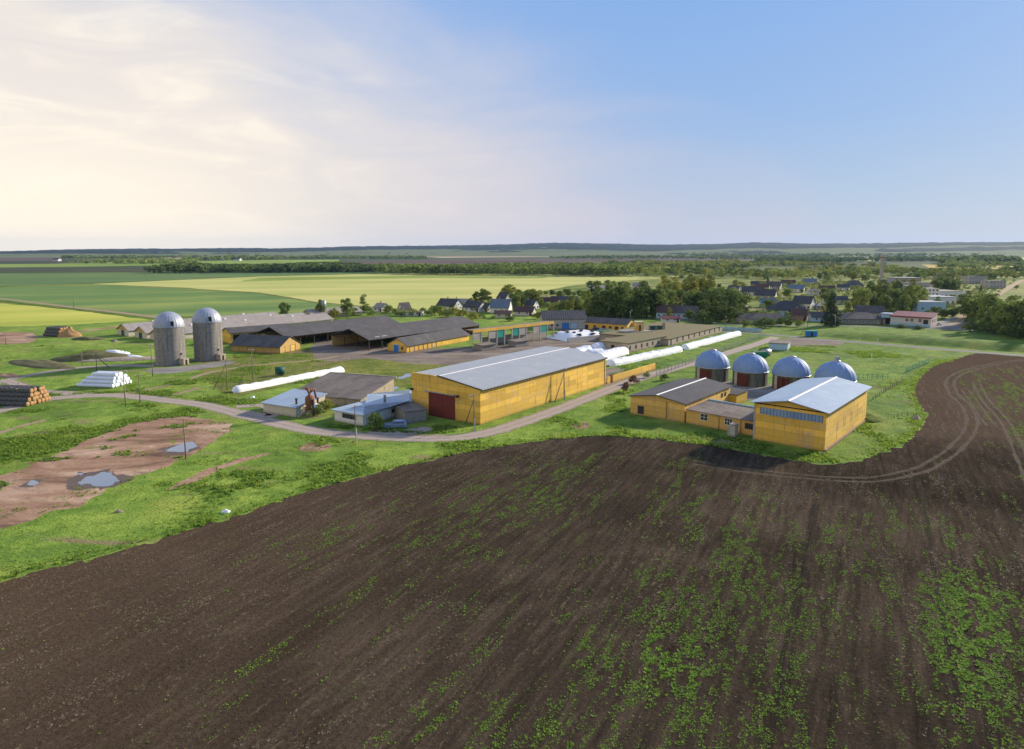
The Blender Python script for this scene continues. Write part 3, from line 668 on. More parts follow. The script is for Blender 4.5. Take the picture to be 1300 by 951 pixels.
def shell(t, L, W, h, rise, wall, ridge='x', zb=-.4, off=0.5):
    mb = MB()
    if ridge == 'x': mb.prismy([(0,zb),(W,zb),(W,h),(W*off,h+rise),(0,h)], 0, L)
    elif ridge == 'y': mb.prismx([(0,zb),(L,zb),(L,h),(L*off,h+rise),(0,h)], 0, W)
    elif ridge == 'mono': mb.prismy([(0,zb),(W,zb),(W,h+rise),(0,h)], 0, L)
    else: mb.box(0,L,0,W,zb,h)
    return mb.build('wall', MAT[wall], t)
def roofs(t, L, W, h, rise, mat, ridge='x', ov=.5, oe=.4, th=.16, off=.5, cap=None):
    mb = MB(); lift = .03
    def slope(half, r): return r/half*ov
    if ridge == 'x':
        a = W*off; b = W-a
        mb.prismy([(-ov,h-slope(a,rise)+lift),(a,h+rise+lift),(W+ov,h-slope(b,rise)+lift),(W+ov,h-slope(b,rise)+lift+th),(a,h+rise+lift+th),(-ov,h-slope(a,rise)+lift+th)], -oe, L+oe)
    elif ridge == 'y':
        a = L*off; b = L-a
        mb.prismx([(-ov,h-slope(a,rise)+lift),(a,h+rise+lift),(L+ov,h-slope(b,rise)+lift),(L+ov,h-slope(b,rise)+lift+th),(a,h+rise+lift+th),(-ov,h-slope(a,rise)+lift+th)], -oe, W+oe)
    elif ridge == 'mono':
        s = rise/W*ov
        mb.prismy([(-ov,h-s+lift),(W+ov,h+rise+s+lift),(W+ov,h+rise+s+lift+th),(-ov,h-s+lift+th)], -oe, L+oe)
    elif ridge == 'hip':
        k = W/2+ov; z0 = h+lift; z1 = h+rise+lift
        vs = [(-ov,-ov,z0),(L+ov,-ov,z0),(L+ov,W+ov,z0),(-ov,W+ov,z0),(k*.85,W/2,z1),(L-k*.85,W/2,z1),(-ov,-ov,z0-.12),(L+ov,-ov,z0-.12),(L+ov,W+ov,z0-.12),(-ov,W+ov,z0-.12)]
        mb.add(vs, [(0,1,5,4),(1,2,5),(2,3,4,5),(3,0,4),(6,9,8,7),(0,6,7,1),(1,7,8,2),(2,8,9,3),(3,9,6,0)])
    else: mb.box(-ov,L+ov,-ov,W+ov,h+.003,h+th+.05)
    r = mb.build('roof', MAT[mat], t)
    if cap:
        c = MB(); zc = h+rise+lift+th
        if ridge == 'x': c.prismy([(W*off-.28,zc-.02),(W*off+.28,zc-.02),(W*off,zc+.1)], -oe, L+oe)
        elif ridge == 'y': c.prismx([(L*off-.28,zc-.02),(L*off+.28,zc-.02),(L*off,zc+.1)], -oe, W+oe)
        c.build('ridge_cap', MAT[cap], r)
    return r
def bld(name, label, cat, A, rz, L, W, h, rise, wall, roof, ridge='x', ov=.5, oe=.4, th=.16, off=.5, cap=None, group=None, land=None):
    t = thing(name, label, cat, A, rz, group)
    shell(t, L, W, h, rise, wall, ridge if ridge != 'hip' else 'flat', off=off)
    t_roof = roofs(t, L, W, h, rise, roof, ridge, ov, oe, th, off, cap)
    if land:
        c = A+Vector((math.cos(rz)*L/2-math.sin(rz)*W/2, math.sin(rz)*L/2+math.cos(rz)*W/2, 0)); LAND.append((land, c.x, c.y))
    return t, t_roof
def chimney(r, x, y, z, s=.5, h=1.1, mat='brick'):
    MB().box(x-s/2,x+s/2,y-s/2,y+s/2,z-h*.9,z+h).box(x-s/2-.06,x+s/2+.06,y-s/2-.06,y+s/2+.06,z+h,z+h+.1).build('chimney', MAT[mat], r)
# --- 1. the long yellow warehouse in the middle
A0 = G(609.3,539.3); hW = ZT(A0, 486.8); c3 = G(526.6,473.3,hW)
A, rz, L, W = place((609.3,539.3), (768.3,487.7), W=1)
e = c3-A; W = -e.x*math.sin(rz)+e.y*math.cos(rz)
t = thing('warehouse', 'long yellow windowless warehouse with pale metal roof and rusty red gate', 'warehouse', A, rz)
LAND.append(('long yellow warehouse', A.x+math.cos(rz)*L/2, A.y+math.sin(rz)*L/2))
hL = hW-1.45; gap = W*.56
MB().prismy([(0,-.4),(W,-.4),(W,hL+1.2),(W*.6,hL+1.5),(0,hL)], .25, L-.25).build('wall', MAT['yellow'], t)
for a_, b_ in ((0,.6),(L-.45,L)): MB().box(a_,b_,-.12,.45,-.4,hL+.05).build('corner_pier', MAT['yellow'], t)
g = MB().prismy([(-.05,-.4),(W,-.4),(W,hL+1.75),(W*.66,hL+1.75),(W*.64,hL+1.62),(-.05,hL+.12)], -.02, .25).build('gable_wall', MAT['yellow'], t)
MB().prismy([(-.5,hL-.02),(W*.6,hL+1.53),(W+.4,hL+1.22),(W+.4,hL+1.40),(W*.6,hL+1.70),(-.5,hL+.15)], .3, L+.2).build('roof', MAT['roof_zinc'], t)
MB().prismy([(W*.6-.22,hL+1.69),(W*.6+.22,hL+1.69),(W*.6,hL+1.8)], .3, L+.2).build('ridge_cap', MAT['cap'], t)
MB().prismy([(-.52,hL-.25),(-.40,hL-.25),(-.40,hL-.03),(-.52,hL-.05)], .3, L+.2).build('eaves_board', MAT['wood_dark'], t)
MB().prismy([(-.35,hL-.02),(W*.6,hL+1.72),(W*.6,hL+1.86),(-.35,hL+.18)], -.1, .32).build('verge_board', MAT['wood_dark'], t)
gu0 = W-6.2-6.6; gw0, gw1 = W*.36, W*.36+W*.345
mb = MB(); panel(mb, 'L', L, W, W*.27, W*.27+W*.385, .0, hL*.715, .16, .2); gt = mb.build('gate', MAT['gate_red'], t)
mb = MB(); panel(mb, 'L', L, W, W*.20, W*.71, hL*.72, hL*.745, .30, .3); mb.build('gate_rail', MAT['steel'], gt)
mb = MB(); panel(mb, 'L', L, W, W*.4625-.05, W*.4625+.05, .0, hL*.71, .2, .05); mb.build('gate_seam', MAT['wood_dark'], gt)
for u in (.02, .70):
    mb = MB(); panel(mb, 'L', L, W, W*u, W*u+.25, hL*.70, hL*.76, .9, .9); panel(mb, 'L', L, W, W*u-.7, W*u+.9, hL*.76, hL*.775, .85, .1); mb.build('wire_bracket', MAT['wood_dark'], t)
# --- 2. right hall, link and left wing
A, rz, L, W0 = place((960.3,555.2), (1046.6,573.2), W=1)
hR = ZT(G(1046.6,573.2), 522.6); hR0 = hR
far = G(1100,523.3)-A; W = abs(-far.x*math.sin(rz)+far.y*math.cos(rz)); W = 32
rz_r = rz
A_r, L_r = A, L
# long side direction taken from the far corner
B = G(1046.6,573.2); D = G(1097.5,490.5,hR); D.z = 0; dl = (D-B).length; ang = math.atan2(D.y-B.y, D.x-B.x)
rz = rz*.15+(ang-math.pi/2)*.85; 
c_, s_ = math.cos(rz), math.sin(rz); A = B-Vector((c_*L, s_*L, 0)); W = dl
t, r = bld('storage_hall', 'tall yellow hall with pale blue metal roof and strip of blue glazing under the gable', 'hall', A, rz, L, W, hR-.1, 1.15, 'yellow', 'roof_hall', 'y', .7, .9, .14, .5, 'cap', land='blue-roofed yellow hall')
mb = MB(); panel(mb, 'F', L, W, L*.09, L*.955, hR*.70, hR*.88, .06, .1); bg = mb.build('glazing_band', MAT['glass_blue'], t)
mb = MB()
for i in range(19):
    u = L*.09+L*.865*i/18; panel(mb, 'F', L, W, u-.04, u+.04, hR*.70, hR*.88, .09, .05)
mb.build('mullions', MAT['frame_dark'], bg)
mb = MB(); panel(mb, 'F', L, W, -.02, L+.05, hR*.955, hR*.985, .08, .1); mb.build('lintel', MAT['wood_dark'], t)
MB().box(L-.05,L+.35,-.1,W,-.3,.35).build('plinth', MAT['brick'], t)
MB().box(-.05,.3,-.06,.2,0,hR*.9).build('downpipe', MAT['conc_plain'], t)
for u0 in (.24,.40,.58):
    mb = MB(); panel(mb, 'R', L, W, W*u0, W*u0+1.6, hR*.30, hR*.58, .02, .05); mb.build('bricked_up_opening', MAT['patchy'], t)
mb = MB(); panel(mb, 'F', L, W, L*.60, L*.86, 0.1, hR*.44, .025, .05); mb.build('boarded_gateway', MAT['yellow_old'], t)
rz2 = rz
# left wing
A, rzw, Lw, _ = place((800.3,525), (868.6,536.5), W=1); hw = ZT(G(868.6,536.5), 512.8)
pr = G(924,489.7,hw)-G(868.6,512.8,hw); Ww = pr.length
t, r = bld('workshop_wing', 'low yellow wing with dark roof, white ridge strip and small grey door', 'workshop', A, rz2 if abs(rzw-rz2) > .25 else rzw, Lw, Ww, hw-.05, 1.0, 'yellow_old', 'roof_dark', 'y', .45, .4, .15, .5, 'cap', land='dark-roofed yellow wing')
door(t, 'F', Lw, Ww, Lw*.20, 1.35, 1.75, 'door_dark', .3)
for u in (.80,.88): window(t, 'R', Lw, Ww, Ww*u, hw*.52, 1.0, 1.0, frame='frame_dark')
MB().tube((Lw*.68,-.1,.2),(Lw*.68,-.1,hw-.1), .06).build('downpipe', MAT['rust'], t)
rzl = t.rotation_euler[2]
Aw = A
# link block
A = G(869.3,537.2); Bk = G(960,555.3); d = Bk-A; rl = math.atan2(d.y, d.x); Ll = d.length; hl = ZT(A, 517.5); Wl = 8.5
A = A+Vector((-math.sin(rl), math.cos(rl), 0))*.5
t, r = bld('link_building', 'flat-roofed yellow link building with three dark windows between the wing and the hall', 'building', A, rl, Ll-.2, Wl, hl-.5, .5, 'yellow_old', 'roof_old', 'mono', .35, .05, .14, land='flat-roofed yellow link')
MB().box(0,Ll-.3,Wl+.36,Wl+.55,hl-.2,hl+.45).build('back_parapet', MAT['bluewall'], r)
for u, w_, g_ in ((.265,1.75,(1,1)),(.61,1.75,(2,1)),(.885,1.7,(3,0))):
    window(t, 'F', Ll, Wl, Ll*u, hl*.36, w_, 1.45 if u < .8 else 1.2, g_, 'frame_white' if u < .8 else 'frame_dark')
for u in (.48,.78):
    MB().tube((Ll*u,-.1,0),(Ll*u,-.1,hl-.5), .06).build('downpipe', MAT['rust'], t)
# booth in front of the link
A = G(926,554); A.z = 0
t = thing('entrance_booth', 'narrow grey concrete booth standing in front of the link building windows', 'booth', A, rl)
MB().box(0,1.1,0,1.2,-.2,2.35).build('wall', MAT['concrete_light'], t); MB().box(-.12,1.25,-.12,1.35,2.353,2.5).build('roof', MAT['concrete'], t)
MB().box(-.55,-.03,.1,1.1,-.2,1.75).build('side_box', MAT['steel'], t)
# annex behind
A = G(913,509.5,0); t, r = bld('annex', 'tiny yellow annex with dark lean-to roof behind the wing', 'annex', A, rl, 4.4, 5.5, 2.1, .35, 'yellow', 'roof_dark', 'mono', .25, .2)
q = G(1103,533)
# --- 3. four domed stores
def ribbed_dome(R0, z0, H, n=72):
    pr = [(R0*math.cos(a), z0+H*math.sin(a)) for a in np.linspace(0, math.pi/2*.985, 16)]
    return MB().lathe(pr, n, False, .055, 2)
def domed_store(px0, px1, yb, label, door_a, vent):
    cx = (px0+px1)/2
    P = G(cx, yb, 0); R0 = (px1-px0)/2/FPX*(P.y*cP+CAMH*sP)*1.0; d = Vector((P.x, P.y, 0)).normalized(); P = P+d*R0
    z_e = 3.9; H = R0*.98
    t = thing('domed_store', label, 'domed store', (P.x,P.y,0), 0, 'blue domed stores behind the yellow hall')
    MB().lathe([(R0-.12,-.3),(R0-.12,z_e)], 64, False, .06, 1).build('drum', MAT['drum'], t)
    dm = ribbed_dome(R0+.12, z_e-.05, H).build('dome', MAT['dome'], t)
    MB().lathe([(R0+.0,z_e-.2),(R0+.22,z_e-.2),(R0+.22,z_e+.02),(R0+.0,z_e+.02)], 64).build('eaves_ring', MAT['steel'], t)
    top = z_e+H
    m = MB().lathe([(1.05,top-.25),(1.05,top+.12),(.0,top+.3)], 20)
    if vent: m.box(-.15,.75,-.3,.4,top,top+1.1)
    m.build('vent_cap', MAT['dome_grey'], dm)
    # curved double door and flanking concrete strip
    def arc(a0, a1, r, z0, z1, th, n=10):
        m = MB(); A_ = np.linspace(a0, a1, n); vs = []
        for a in A_:
            for rr in (r, r+th):
                for z in (z0, z1): vs.append((rr*math.cos(a), rr*math.sin(a), z))
        fs = []
        for i in range(n-1):
            b = i*4; c = b+4
            fs += [(b+2,b+3,c+3,c+2),(b+1,b,c,c+1),(b+3,b+1,c+1,c+3),(b,b+2,c+2,c)]
        fs += [(0,1,3,2),((n-1)*4,(n-1)*4+2,(n-1)*4+3,(n-1)*4+1)]
        return m.add(vs, fs)
    base = math.atan2(-P.y, -P.x)
    a0 = base+door_a
    arc(a0-.36, a0+.36, R0-.05, .1, 3.3, .1).build('door', MAT['door_rust'], t)
    arc(a0-.62, a0-.38, R0-.05, 0, z_e-.2, .12, 5).build('door_pier', MAT['concrete_light'], t)
    return P
for i, (a, b, y, l, v) in enumerate([(882.3,924.6,485.5,'leftmost of the four blue domed stores, beside the access road',0),(929.7,973.6,491.5,'second from the left of the four blue domed stores',0),(980.5,1026,497,'third from the left of the four blue domed stores, just behind the yellow hall',0),(1034.5,1083,505,'rightmost of the four blue domed stores, only its dome above the hall roof',1)]):
    P = domed_store(a, b, y, l, -.42, v); LAND.append((['first','second','third','fourth'][i]+' blue dome', P.x, P.y)) if 0 else None
LAND.append(('blue domed stores', 60, 165))
# --- 4. two tower silos
def silo(px, yb, R0, label, hatch):
    P = G(px, yb, 0); d = Vector((P.x,P.y,0)).normalized(); P = P+d*R0
    zt = ZT(P, hatch[0]); z1 = ZT(P, hatch[1])
    t = thing('tower_silo', label, 'silo', (P.x,P.y,0), 0, 'tower silos at the farm track')
    MB().lathe([(R0,-.3),(R0,z1)], 48).build('barrel', MAT['stave'], t)
    m = MB()
    for k in range(1, 13): z = z1*k/13; m.lathe([(R0,z-.04),(R0+.035,z-.04),(R0+.035,z+.04),(R0,z+.04)], 48, False)
    m.build('hoops', MAT['rust'], t).data.materials[0] = MAT['concrete']
    pr = [(( R0+.15)*math.cos(a), z1-.02+(zt-z1)*math.sin(a)) for a in np.linspace(0, math.pi/2*.985, 12)]
    dm = MB().lathe(pr, 56, False, .05, 1).build('dome', MAT['dome_grey'], t)
    tc = Vector((-P.x,-P.y,0)).normalized(); b = math.atan2(tc.y, tc.x)
    a = b+.55
    for (aa, z, w_, h_) in ((b+.22, z1+.5, .9, 1.5), (b+.75, 3.2, .5, .6), (b+.55, 1.7, .45, .5)):
        r = R0-.1; m = MB(); q = Vector((math.cos(aa), math.sin(aa), 0)); s = Vector((-q.y, q.x, 0))
        c = q*(r+.12); vs = []
        for k in (-.4, .12):
            for u, zz in ((-w_/2,0),(w_/2,0),(w_/2,h_),(-w_/2,h_)): p = c+q*k+s*u; vs.append((p.x,p.y,z+zz))
        m.add(vs, [(0,1,2,3),(7,6,5,4),(0,4,5,1),(1,5,6,2),(2,6,7,3),(3,7,4,0)]).build('hatch', MAT['black'], dm if z > 8 else t)
    an = MB(); an.box(R0-.3,R0+1.9,-1.1,1.1,-.3,2.1); ao = an.build('feed_chute_room', MAT['stone'], t); ao.rotation_euler = (0,0,b+.75)
    d2 = MB().box(R0+1.9,R0+1.96,-.35,.35,0,1.7).build('door', MAT['black'], ao)
    MB().lathe([(R0,-.1),(R0+.7,-.1),(R0+.7,.22),(R0,.22)], 40, False).build('footing', MAT['concrete'], t)
    # ladder cage up the lit side
    m = MB(); q = Vector((math.cos(b+1.1), math.sin(b+1.1), 0))
    s = Vector((-q.y,q.x,0)); c = q*(R0+.22)
    m.bar(c+s*.25+Vector((0,0,1.5)), c+s*.25+Vector((0,0,z1)), .06); m.bar(c-s*.25+Vector((0,0,1.5)), c-s*.25+Vector((0,0,z1)), .06)
    for k in range(int(z1)-1): m.bar(c-s*.25+Vector((0,0,1.8+k)), c+s*.25+Vector((0,0,1.8+k)), .04)
    m.build('ladder', MAT['steel'], t)
    LAND.append(('tower silos', P.x, P.y))
silo(217.5,464.5,4.5,'nearer left tower silo of grey concrete staves under a pale ribbed dome',(395.5,414.5))
silo(265.5,458.5,4.45,'right hand tower silo of grey concrete with a darker metal dome',(390.5,408.5))
MB().box(0,9,0,5,-.1,.18).build('c', MAT['yard_conc'], None) if 0 else None
sheet('concrete_apron', GP((190,468),(235,465),(285,458),(296,461),(262,468),(215,474),(190,473)), .01, MAT['yard_conc'], .3, .8, 41)
# --- 5. sheds by the road, left of the warehouse
def flatshed(label, pts, h0, h1, wall, roof, cat='shed', nm='shed', ov=.35, land=None): pass
A = G(334.5,523.2); B = G(369.5,528.8); d = B-A; rz = math.atan2(d.y, d.x); L = d.length+1.5
t, r = bld('grain_shed', 'small whitewashed shed with pale blue metal roof beside the rusty hopper', 'shed', A, rz, L, 9.0, 2.1, 1.3, 'cream', 'roof_zinc2', 'mono', .4, .4, land='whitewashed shed by the rusty hopper')
window(t, 'R', L, 9.0, 3.2, .9, 1.2, .9, frame='frame_dark')
P1 = G(373,512); P2 = G(461,520); d = P2-P1; rz = math.atan2(d.y, d.x)
P1 = P1+Vector((-1,2,0))
t, r = bld('long_shed', 'long low shed with wide patched grey-brown roof in front of the white silage bag', 'shed', P1, rz, d.length, 15.5, 1.9, 2.3, 'stone', 'roof_old', 'mono', .4, .4, .14, land='long shed with the patched roof')
MB().box(-.4,d.length+.4,15.93,16.2,3.9,4.55).build('back_parapet', MAT['concrete_light'], r)
A = G(425,534); B = G(461,541); d = B-A; rz = math.atan2(d.y, d.x); L = d.length; W = 24
t, r = bld('weighbridge_office', 'white office with hipped pale blue metal roof and dark window row beside the car', 'office', A, rz, L, W, 2.5, .9, 'white', 'roof_zinc2', 'hip', .6, .6, land='white office with the blue metal roof')
for i in range(4): window(t, 'F', L, W, L*.34+i*1.05, 1.0, .95, 1.0, (0,1), 'frame_dark')
for u in (4,9,14): window(t, 'R', L, W, u, 1.0, 1.0, 1.0, (1,1), 'frame_dark')
MB().tube((L*.72,9,3.2),(L*.72,9,4.7), .28, n=12).build('vent_pipe', MAT['concrete'], r)
A = G(511,541,0); B = G(541.5,534.8)
A = G(515,538.5); d = B-A; rz = math.atan2(d.y, d.x); L = d.length
t, r = bld('block_store', 'flat grey concrete block store leaning against the warehouse gable', 'store', A, rz, L, 6, 2.5, .2, 'concrete', 'roof_old', 'mono', .2, .2)
# rusty hopper plant
P = G(394,527.5); t = thing('grain_hopper', 'rusty orange grain hopper plant on legs beside the whitewashed shed', 'hopper', (P.x,P.y,0), .3); t.scale = (.8,.8,.8)
z = 3.0
MB().lathe([(.25,1.6),(1.25,3.3),(1.25,5.1),(1.0,5.4),(.25,5.9),(.25,6.6)], 16).build('cone', MAT['rust'], t)
MB().lathe([(.9,2.2),(1.0,3.2),(.4,3.5)], 14, cx=1.2, cy=-.3).lathe([(.95,2.5),(1.0,3.0),(.0,3.6)], 14, cx=1.2, cy=.7).build('drum', MAT['film'], t)
for i, (x, y) in enumerate([(-1.1,-1.1),(1.1,-1.1),(1.1,1.1),(-1.1,1.1)]):
    MB().bar((x,y,0),(x,y,3.6), .14).build('leg', MAT['rust'], t)
MB().bar((-1.1,-1.1,2),(1.1,-1.1,2), .1).bar((-1.1,1.1,2),(1.1,1.1,2), .1).bar((1.1,-1.1,2),(1.1,1.1,2), .1).bar((-1.1,-1.1,2),(-1.1,1.1,2), .1).build('brace', MAT['rust'], t)
MB().tube((0,0,6.4),(1.3,.6,7.2), .3).tube((1.3,.6,7.2),(1.7,.8,4.6), .3).tube((0,0,5.9),(-.6,-.4,7.6), .28).lathe([(.5,7.3),(.55,7.9),(.0,8.1)], 12, cx=-.6, cy=-.4).build('duct', MAT['rust'], t)
for (a, b) in ((377,527),(398,528.5),(404,526)):
    q = G(a, b); tag(MB().box(-.18,.18,-.18,.18,-.2,3.6).box(-.3,.3,-.25,.25,3.6,3.75).build('wooden_post', MAT['wood_dark'], None, (q.x,q.y,0)), 'dark upright post in front of the rusty hopper', 'post', 'upright posts round the rusty hopper')
# --- 6. old farm buildings, upper left
def dirbld(name, label, cat, P, deg, L, W, h, rise, wall, roof, ridge='x', **k): return bld(name, label, cat, Vector((P[0],P[1],0)), math.radians(deg), L, W, h, rise, wall, roof, ridge, **k)
P = G(516.6,447.8); Q = G(595.5,432.5); d = Q-P; rz3 = math.atan2(d.y, d.x); L = d.length
e = G(488.6,447.8)-P; W = abs(-e.x*math.sin(rz3)+e.y*math.cos(rz3)); W = max(W, 9)
h3 = ZT(P, 439.2)
t, r = bld('blue_door_barn', 'long yellow barn with dark roof and bright blue gable door', 'barn', P, rz3, L, W, h3, 2.4, 'yellow', 'roof_felt', 'x', .5, .3, land='barn with the blue door')
door(t, 'L', L, W, W*.45, 2.4, 2.5, 'door_blue', 0, 'door', 'frame_white'); window(t, 'L', L, W, W*.76, .9, .8, 1.1, (0,1), 'frame_dark')
for i in range(7): mb = MB(); panel(mb, 'F', L, W, L*(i+.6)/15, L*(i+.6)/15+.25, 0, h3-.1, .12, .15); mb.build('wall_pier', MAT['stone'], t)
# two big open sheds
def openshed(label, P, deg, L, W, h, rise, ends=()):
    a = math.radians(deg); t = thing('open_shed', label, 'shed', (P[0],P[1],0), a)
    roofs(t, L, W, h, rise, 'roof_felt', 'x', .6, .4, .18)
    MB().prismy([(W-.3,-.3),(W,-.3),(W,h),(W-.3,h)], 0, L).build('back_wall', MAT['yellow_old'], t)
    MB().prismy([(.2,-.3),(W-.4,-.3),(W-.4,h),(W/2,h+rise-.05),(.2,h)], L-.3, L).build('end_wall', MAT['yellow_old'], t)
    n = int(L/6)
    for i in range(n+1):
        x = .2+(L-.6)*i/n
        MB().box(x-.15,x+.15,-.05,.25,-.3,h-.02).build('post', MAT['wood_dark'], t)
        tr = MB()
        tr.bar((x,.2,h-.1),(x,W-.4,h-.1), .12).bar((x,.2,h-.05),(x,W/2,h+rise-.1), .1).bar((x,W-.4,h-.05),(x,W/2,h+rise-.1), .1).bar((x,W/2,h-.1),(x,W/2,h+rise-.15), .09).bar((x,W*.27,h-.1),(x,W*.4,h+rise*.7), .07).bar((x,W*.73,h-.1),(x,W*.6,h+rise*.7), .07)
        tr.box(x-.12,x+.12,W*.33-.12,W*.33+.12,-.3,h-.12).box(x-.12,x+.12,W*.66-.12,W*.66+.12,-.3,h-.12)
        tr.build('truss', MAT['wood_dark'], t)
    LAND.append(('open-sided dark-roofed sheds', P[0], P[1])); return t
q = G(362,427.7,4.0); s1 = openshed('large open-sided shed with dark roof nearest the two silos', (q.x,q.y), 53, 59, 19, 4.0, 3.0)
q = G(468,431.5,4.0); s2 = openshed('large open-sided shed with dark roof touching the blue door barn', (q.x,q.y), 53, 63, 21, 4.0, 3.2)
mb = MB(); panel(mb, 'L', 59, 19, 12.5, 18.8, -.3, 3.9, .0, .3); mb.build('end_panel', MAT['yellow_plank'], s1)
mb = MB(); panel(mb, 'L', 59, 19, 3.5, 6, -.3, 3.9, .0, .3); mb.build('end_panel', MAT['yellow'], s1)
for x in (4,7.5): MB().box(x,x+2.2,.9,2.6,4.52,4.6).build('roof_light', MAT['cap'], s2)
P = G(294,446); Q = G(355.6,449.3); d = Q-P; rz = math.atan2(d.y, d.x); L = d.length; W = 12; h = ZT(Q, 440.5)
t, r = bld('timber_barn', 'low barn with yellow planked sides and dark roof in front of the open sheds', 'barn', P, rz, L, W, h, 3.0, 'yellow_plank', 'roof_felt', 'x', .6, .4, land='planked barn beside the silos')
mb = MB()
for i in range(7): panel(mb, 'F', L, W, L*i/6-.12, L*i/6+.12, 0, h-.05, .1, .12)
for i in range(1, 4): panel(mb, 'R', L, W, W*i/4-.1, W*i/4+.1, 0, h-.05, .1, .12)
mb.build('timber_studs', MAT['stone'], t)
door(t, 'R', L, W, W*.62, 2.4, 2.3, 'yellow', 0, 'door')
P = G(293,437); t, r = dirbld('cart_shed', 'yellow open-fronted cart shed with dark roof right behind the second silo', 'shed', (P.x,P.y), 40, 24, 10, 4.3, 1.6, 'yellow', 'roof_felt', 'x', land='cart shed behind the second silo')
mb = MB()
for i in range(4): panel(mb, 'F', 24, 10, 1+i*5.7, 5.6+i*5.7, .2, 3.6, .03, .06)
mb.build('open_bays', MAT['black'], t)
P = G(372,431); t, r = dirbld('lean_to', 'small yellow lean-to with pale sheet roof between planked barn and open shed', 'lean-to', (P.x,P.y), 53, 9, 7, 2.6, 1.0, 'yellow', 'roof_zinc', 'mono')
# three long pale barns
for i, (gx, gy, ll, lab) in enumerate([(163.5,427.5,74,'farthest left of three long pale-roofed cattle barns beyond the silos'),(186.5,431,80,'middle one of three long pale-roofed cattle barns beyond the silos'),(207,434,84,'nearest of three long pale-roofed cattle barns, half hidden by the silos')]):
    P = G(gx, gy); t, r = dirbld('cattle_barn', lab, 'barn', (P.x,P.y), 53, ll, 10.5, 2.6, 2.4, 'cream', 'roof_grey', 'x', ov=.5, group='long pale-roofed cattle barns', land='long pale cattle barns' if i == 0 else None)
    door(t, 'L', ll, 10.5, 5.2, 2.6, 2.4, 'teal_dark', 0)
    mb = MB(); mb.prismy([(0.2,2.65),(10.3,2.65),(5.25,4.95)], -.06, -.01); mb.build('gable_boarding', MAT['yellow_plank'], t)
    for k in range(8): window(t, 'F', ll, 10.5, 5+k*(ll-10)/7, 1.1, 1.3, .8, (1,0), 'frame_dark')
    for k in range(3): MB().box(ll*(k+.6)/3.4-.5,ll*(k+.6)/3.4+.5,4.75,5.75,4.7,5.7).build('ridge_vent', MAT['frame_white'], r)
# farther barn slabs behind
P = G(395,405.5); t, r = dirbld('far_barn', 'dull grey-roofed barn behind the ridge of the open sheds', 'barn', (P.x,P.y), 40, 30, 11, 2.6, 2.2, 'stone', 'roof_grey', 'x')
P = G(411,402); t = thing('vent_tank', 'small grey tank standing above the open shed roofs near the trees', 'tank', (P.x,P.y,0))
MB().lathe([(0,9.2),(1.5,9.0),(1.5,5.8),(1.0,5.2),(0,5.2)], 18).build('tank', MAT['steel'], t)
for a in range(4): MB().bar((math.cos(a*1.57)*1.1,math.sin(a*1.57)*1.1,0),(math.cos(a*1.57)*1.1,math.sin(a*1.57)*1.1,5.6), .15).build('leg', MAT['steel'], t)
# --- 7. open skeleton shed and yard buildings
P = G(601,444); Q = G(703,430); d = Q-P; rz = math.atan2(d.y, d.x); L = d.length; hS = ZT(P, 419)
t = thing('skeleton_shed', 'roofless yellow-topped shed frame with grey columns and green panels', 'shed', (P.x,P.y,0), rz); LAND.append(('yellow-topped shed frame', P.x+15, P.y+15))
W = 5
MB().box(0,L,-.1,.25,hS-1.1,hS).build('fascia', MAT['yellow'], t)
MB().box(L*.2,L,W-.3,W,-.3,hS*.45).build('back_wall', MAT['concrete_light'], t)
MB().box(0,L,.3,W-.3,hS-.45,hS-.25).build('roof', MAT['roof_old'], t)
n = 11
for i in range(n+1):
    x = L*i/n; MB().box(max(0,x-.2),x+.2,0,.4,-.3,hS-1.12).build('column', MAT['concrete_light'], t)
    if i < n:
        if i % 3 != 1: MB().box(x+.25,x+L/n-.25,.1,.2,hS*.45,hS-1.15).build('panel', MAT['teal'] if i % 2 else MAT['concrete_light'], t)
P = G(640,449); 
for i, (a, b, l) in enumerate([(612,446,'low grey concrete trough block in front of the shed frame, left one'),(655,441,'low grey concrete trough block in front of the shed frame, right one')]):
    q = G(a, b); t, r = dirbld('trough_block', l, 'outbuilding', (q.x,q.y), math.degrees(rz), 7, 4, 2.0, .2, 'concrete', 'roof_old', 'mono')
# dark warehouse
P = G(689,418); Q = G(736,418.5); d = Q-P; rz = math.atan2(d.y, d.x)+.12; L = d.length; h = ZT(Q, 405.5)
t, r = bld('slate_barn', 'tall pale barn with big dark slate roof and two gable windows', 'barn', P, rz, L+3, 16, h, ZT(G(745,412), 390.5)-h-.5, 'concrete_light', 'roof_dark', 'x', .5, .4, land='slate-roofed barn')
for u in (.42,.58): window(t, 'R', L+3, 16, 16*u, h+1.2, 1.2, 1.5, (0,0), 'frame_dark')
door(t, 'F', L+3, 16, L*.62, 3, 3.0, 'door_blue'); door(t, 'F', L+3, 16, L*.85, 3, 2.8, 'bluewall')
for u in (.1,.25,.4): window(t, 'F', L+3, 16, L*u, 1.4, 1.1, 1.1, (1,0), 'frame_dark')
P = G(738,417.5); Q = G(796,421.5); d = Q-P; rz = math.atan2(d.y, d.x); L = d.length; h = ZT(Q, 412.5)
t, r = bld('garage_row', 'low yellow garage building with dark roof and rust red doors', 'garage', P, rz, L, 10, h, 2.0, 'yellow', 'roof_felt', 'x', .4, .3, land='low yellow garages')
for u, m_ in ((.12,'door_dark'),(.5,'door_rust'),(.78,'door_dark')): door(t, 'F', L, 10, L*u, 1.5, 2.1, m_)
for u in (.3,.64,.9): window(t, 'F', L, 10, L*u, 1.0, 1.3, 1.1, (1,0), 'frame_dark')
window(t, 'R', L, 10, 5, 1, 1.2, 1.1)
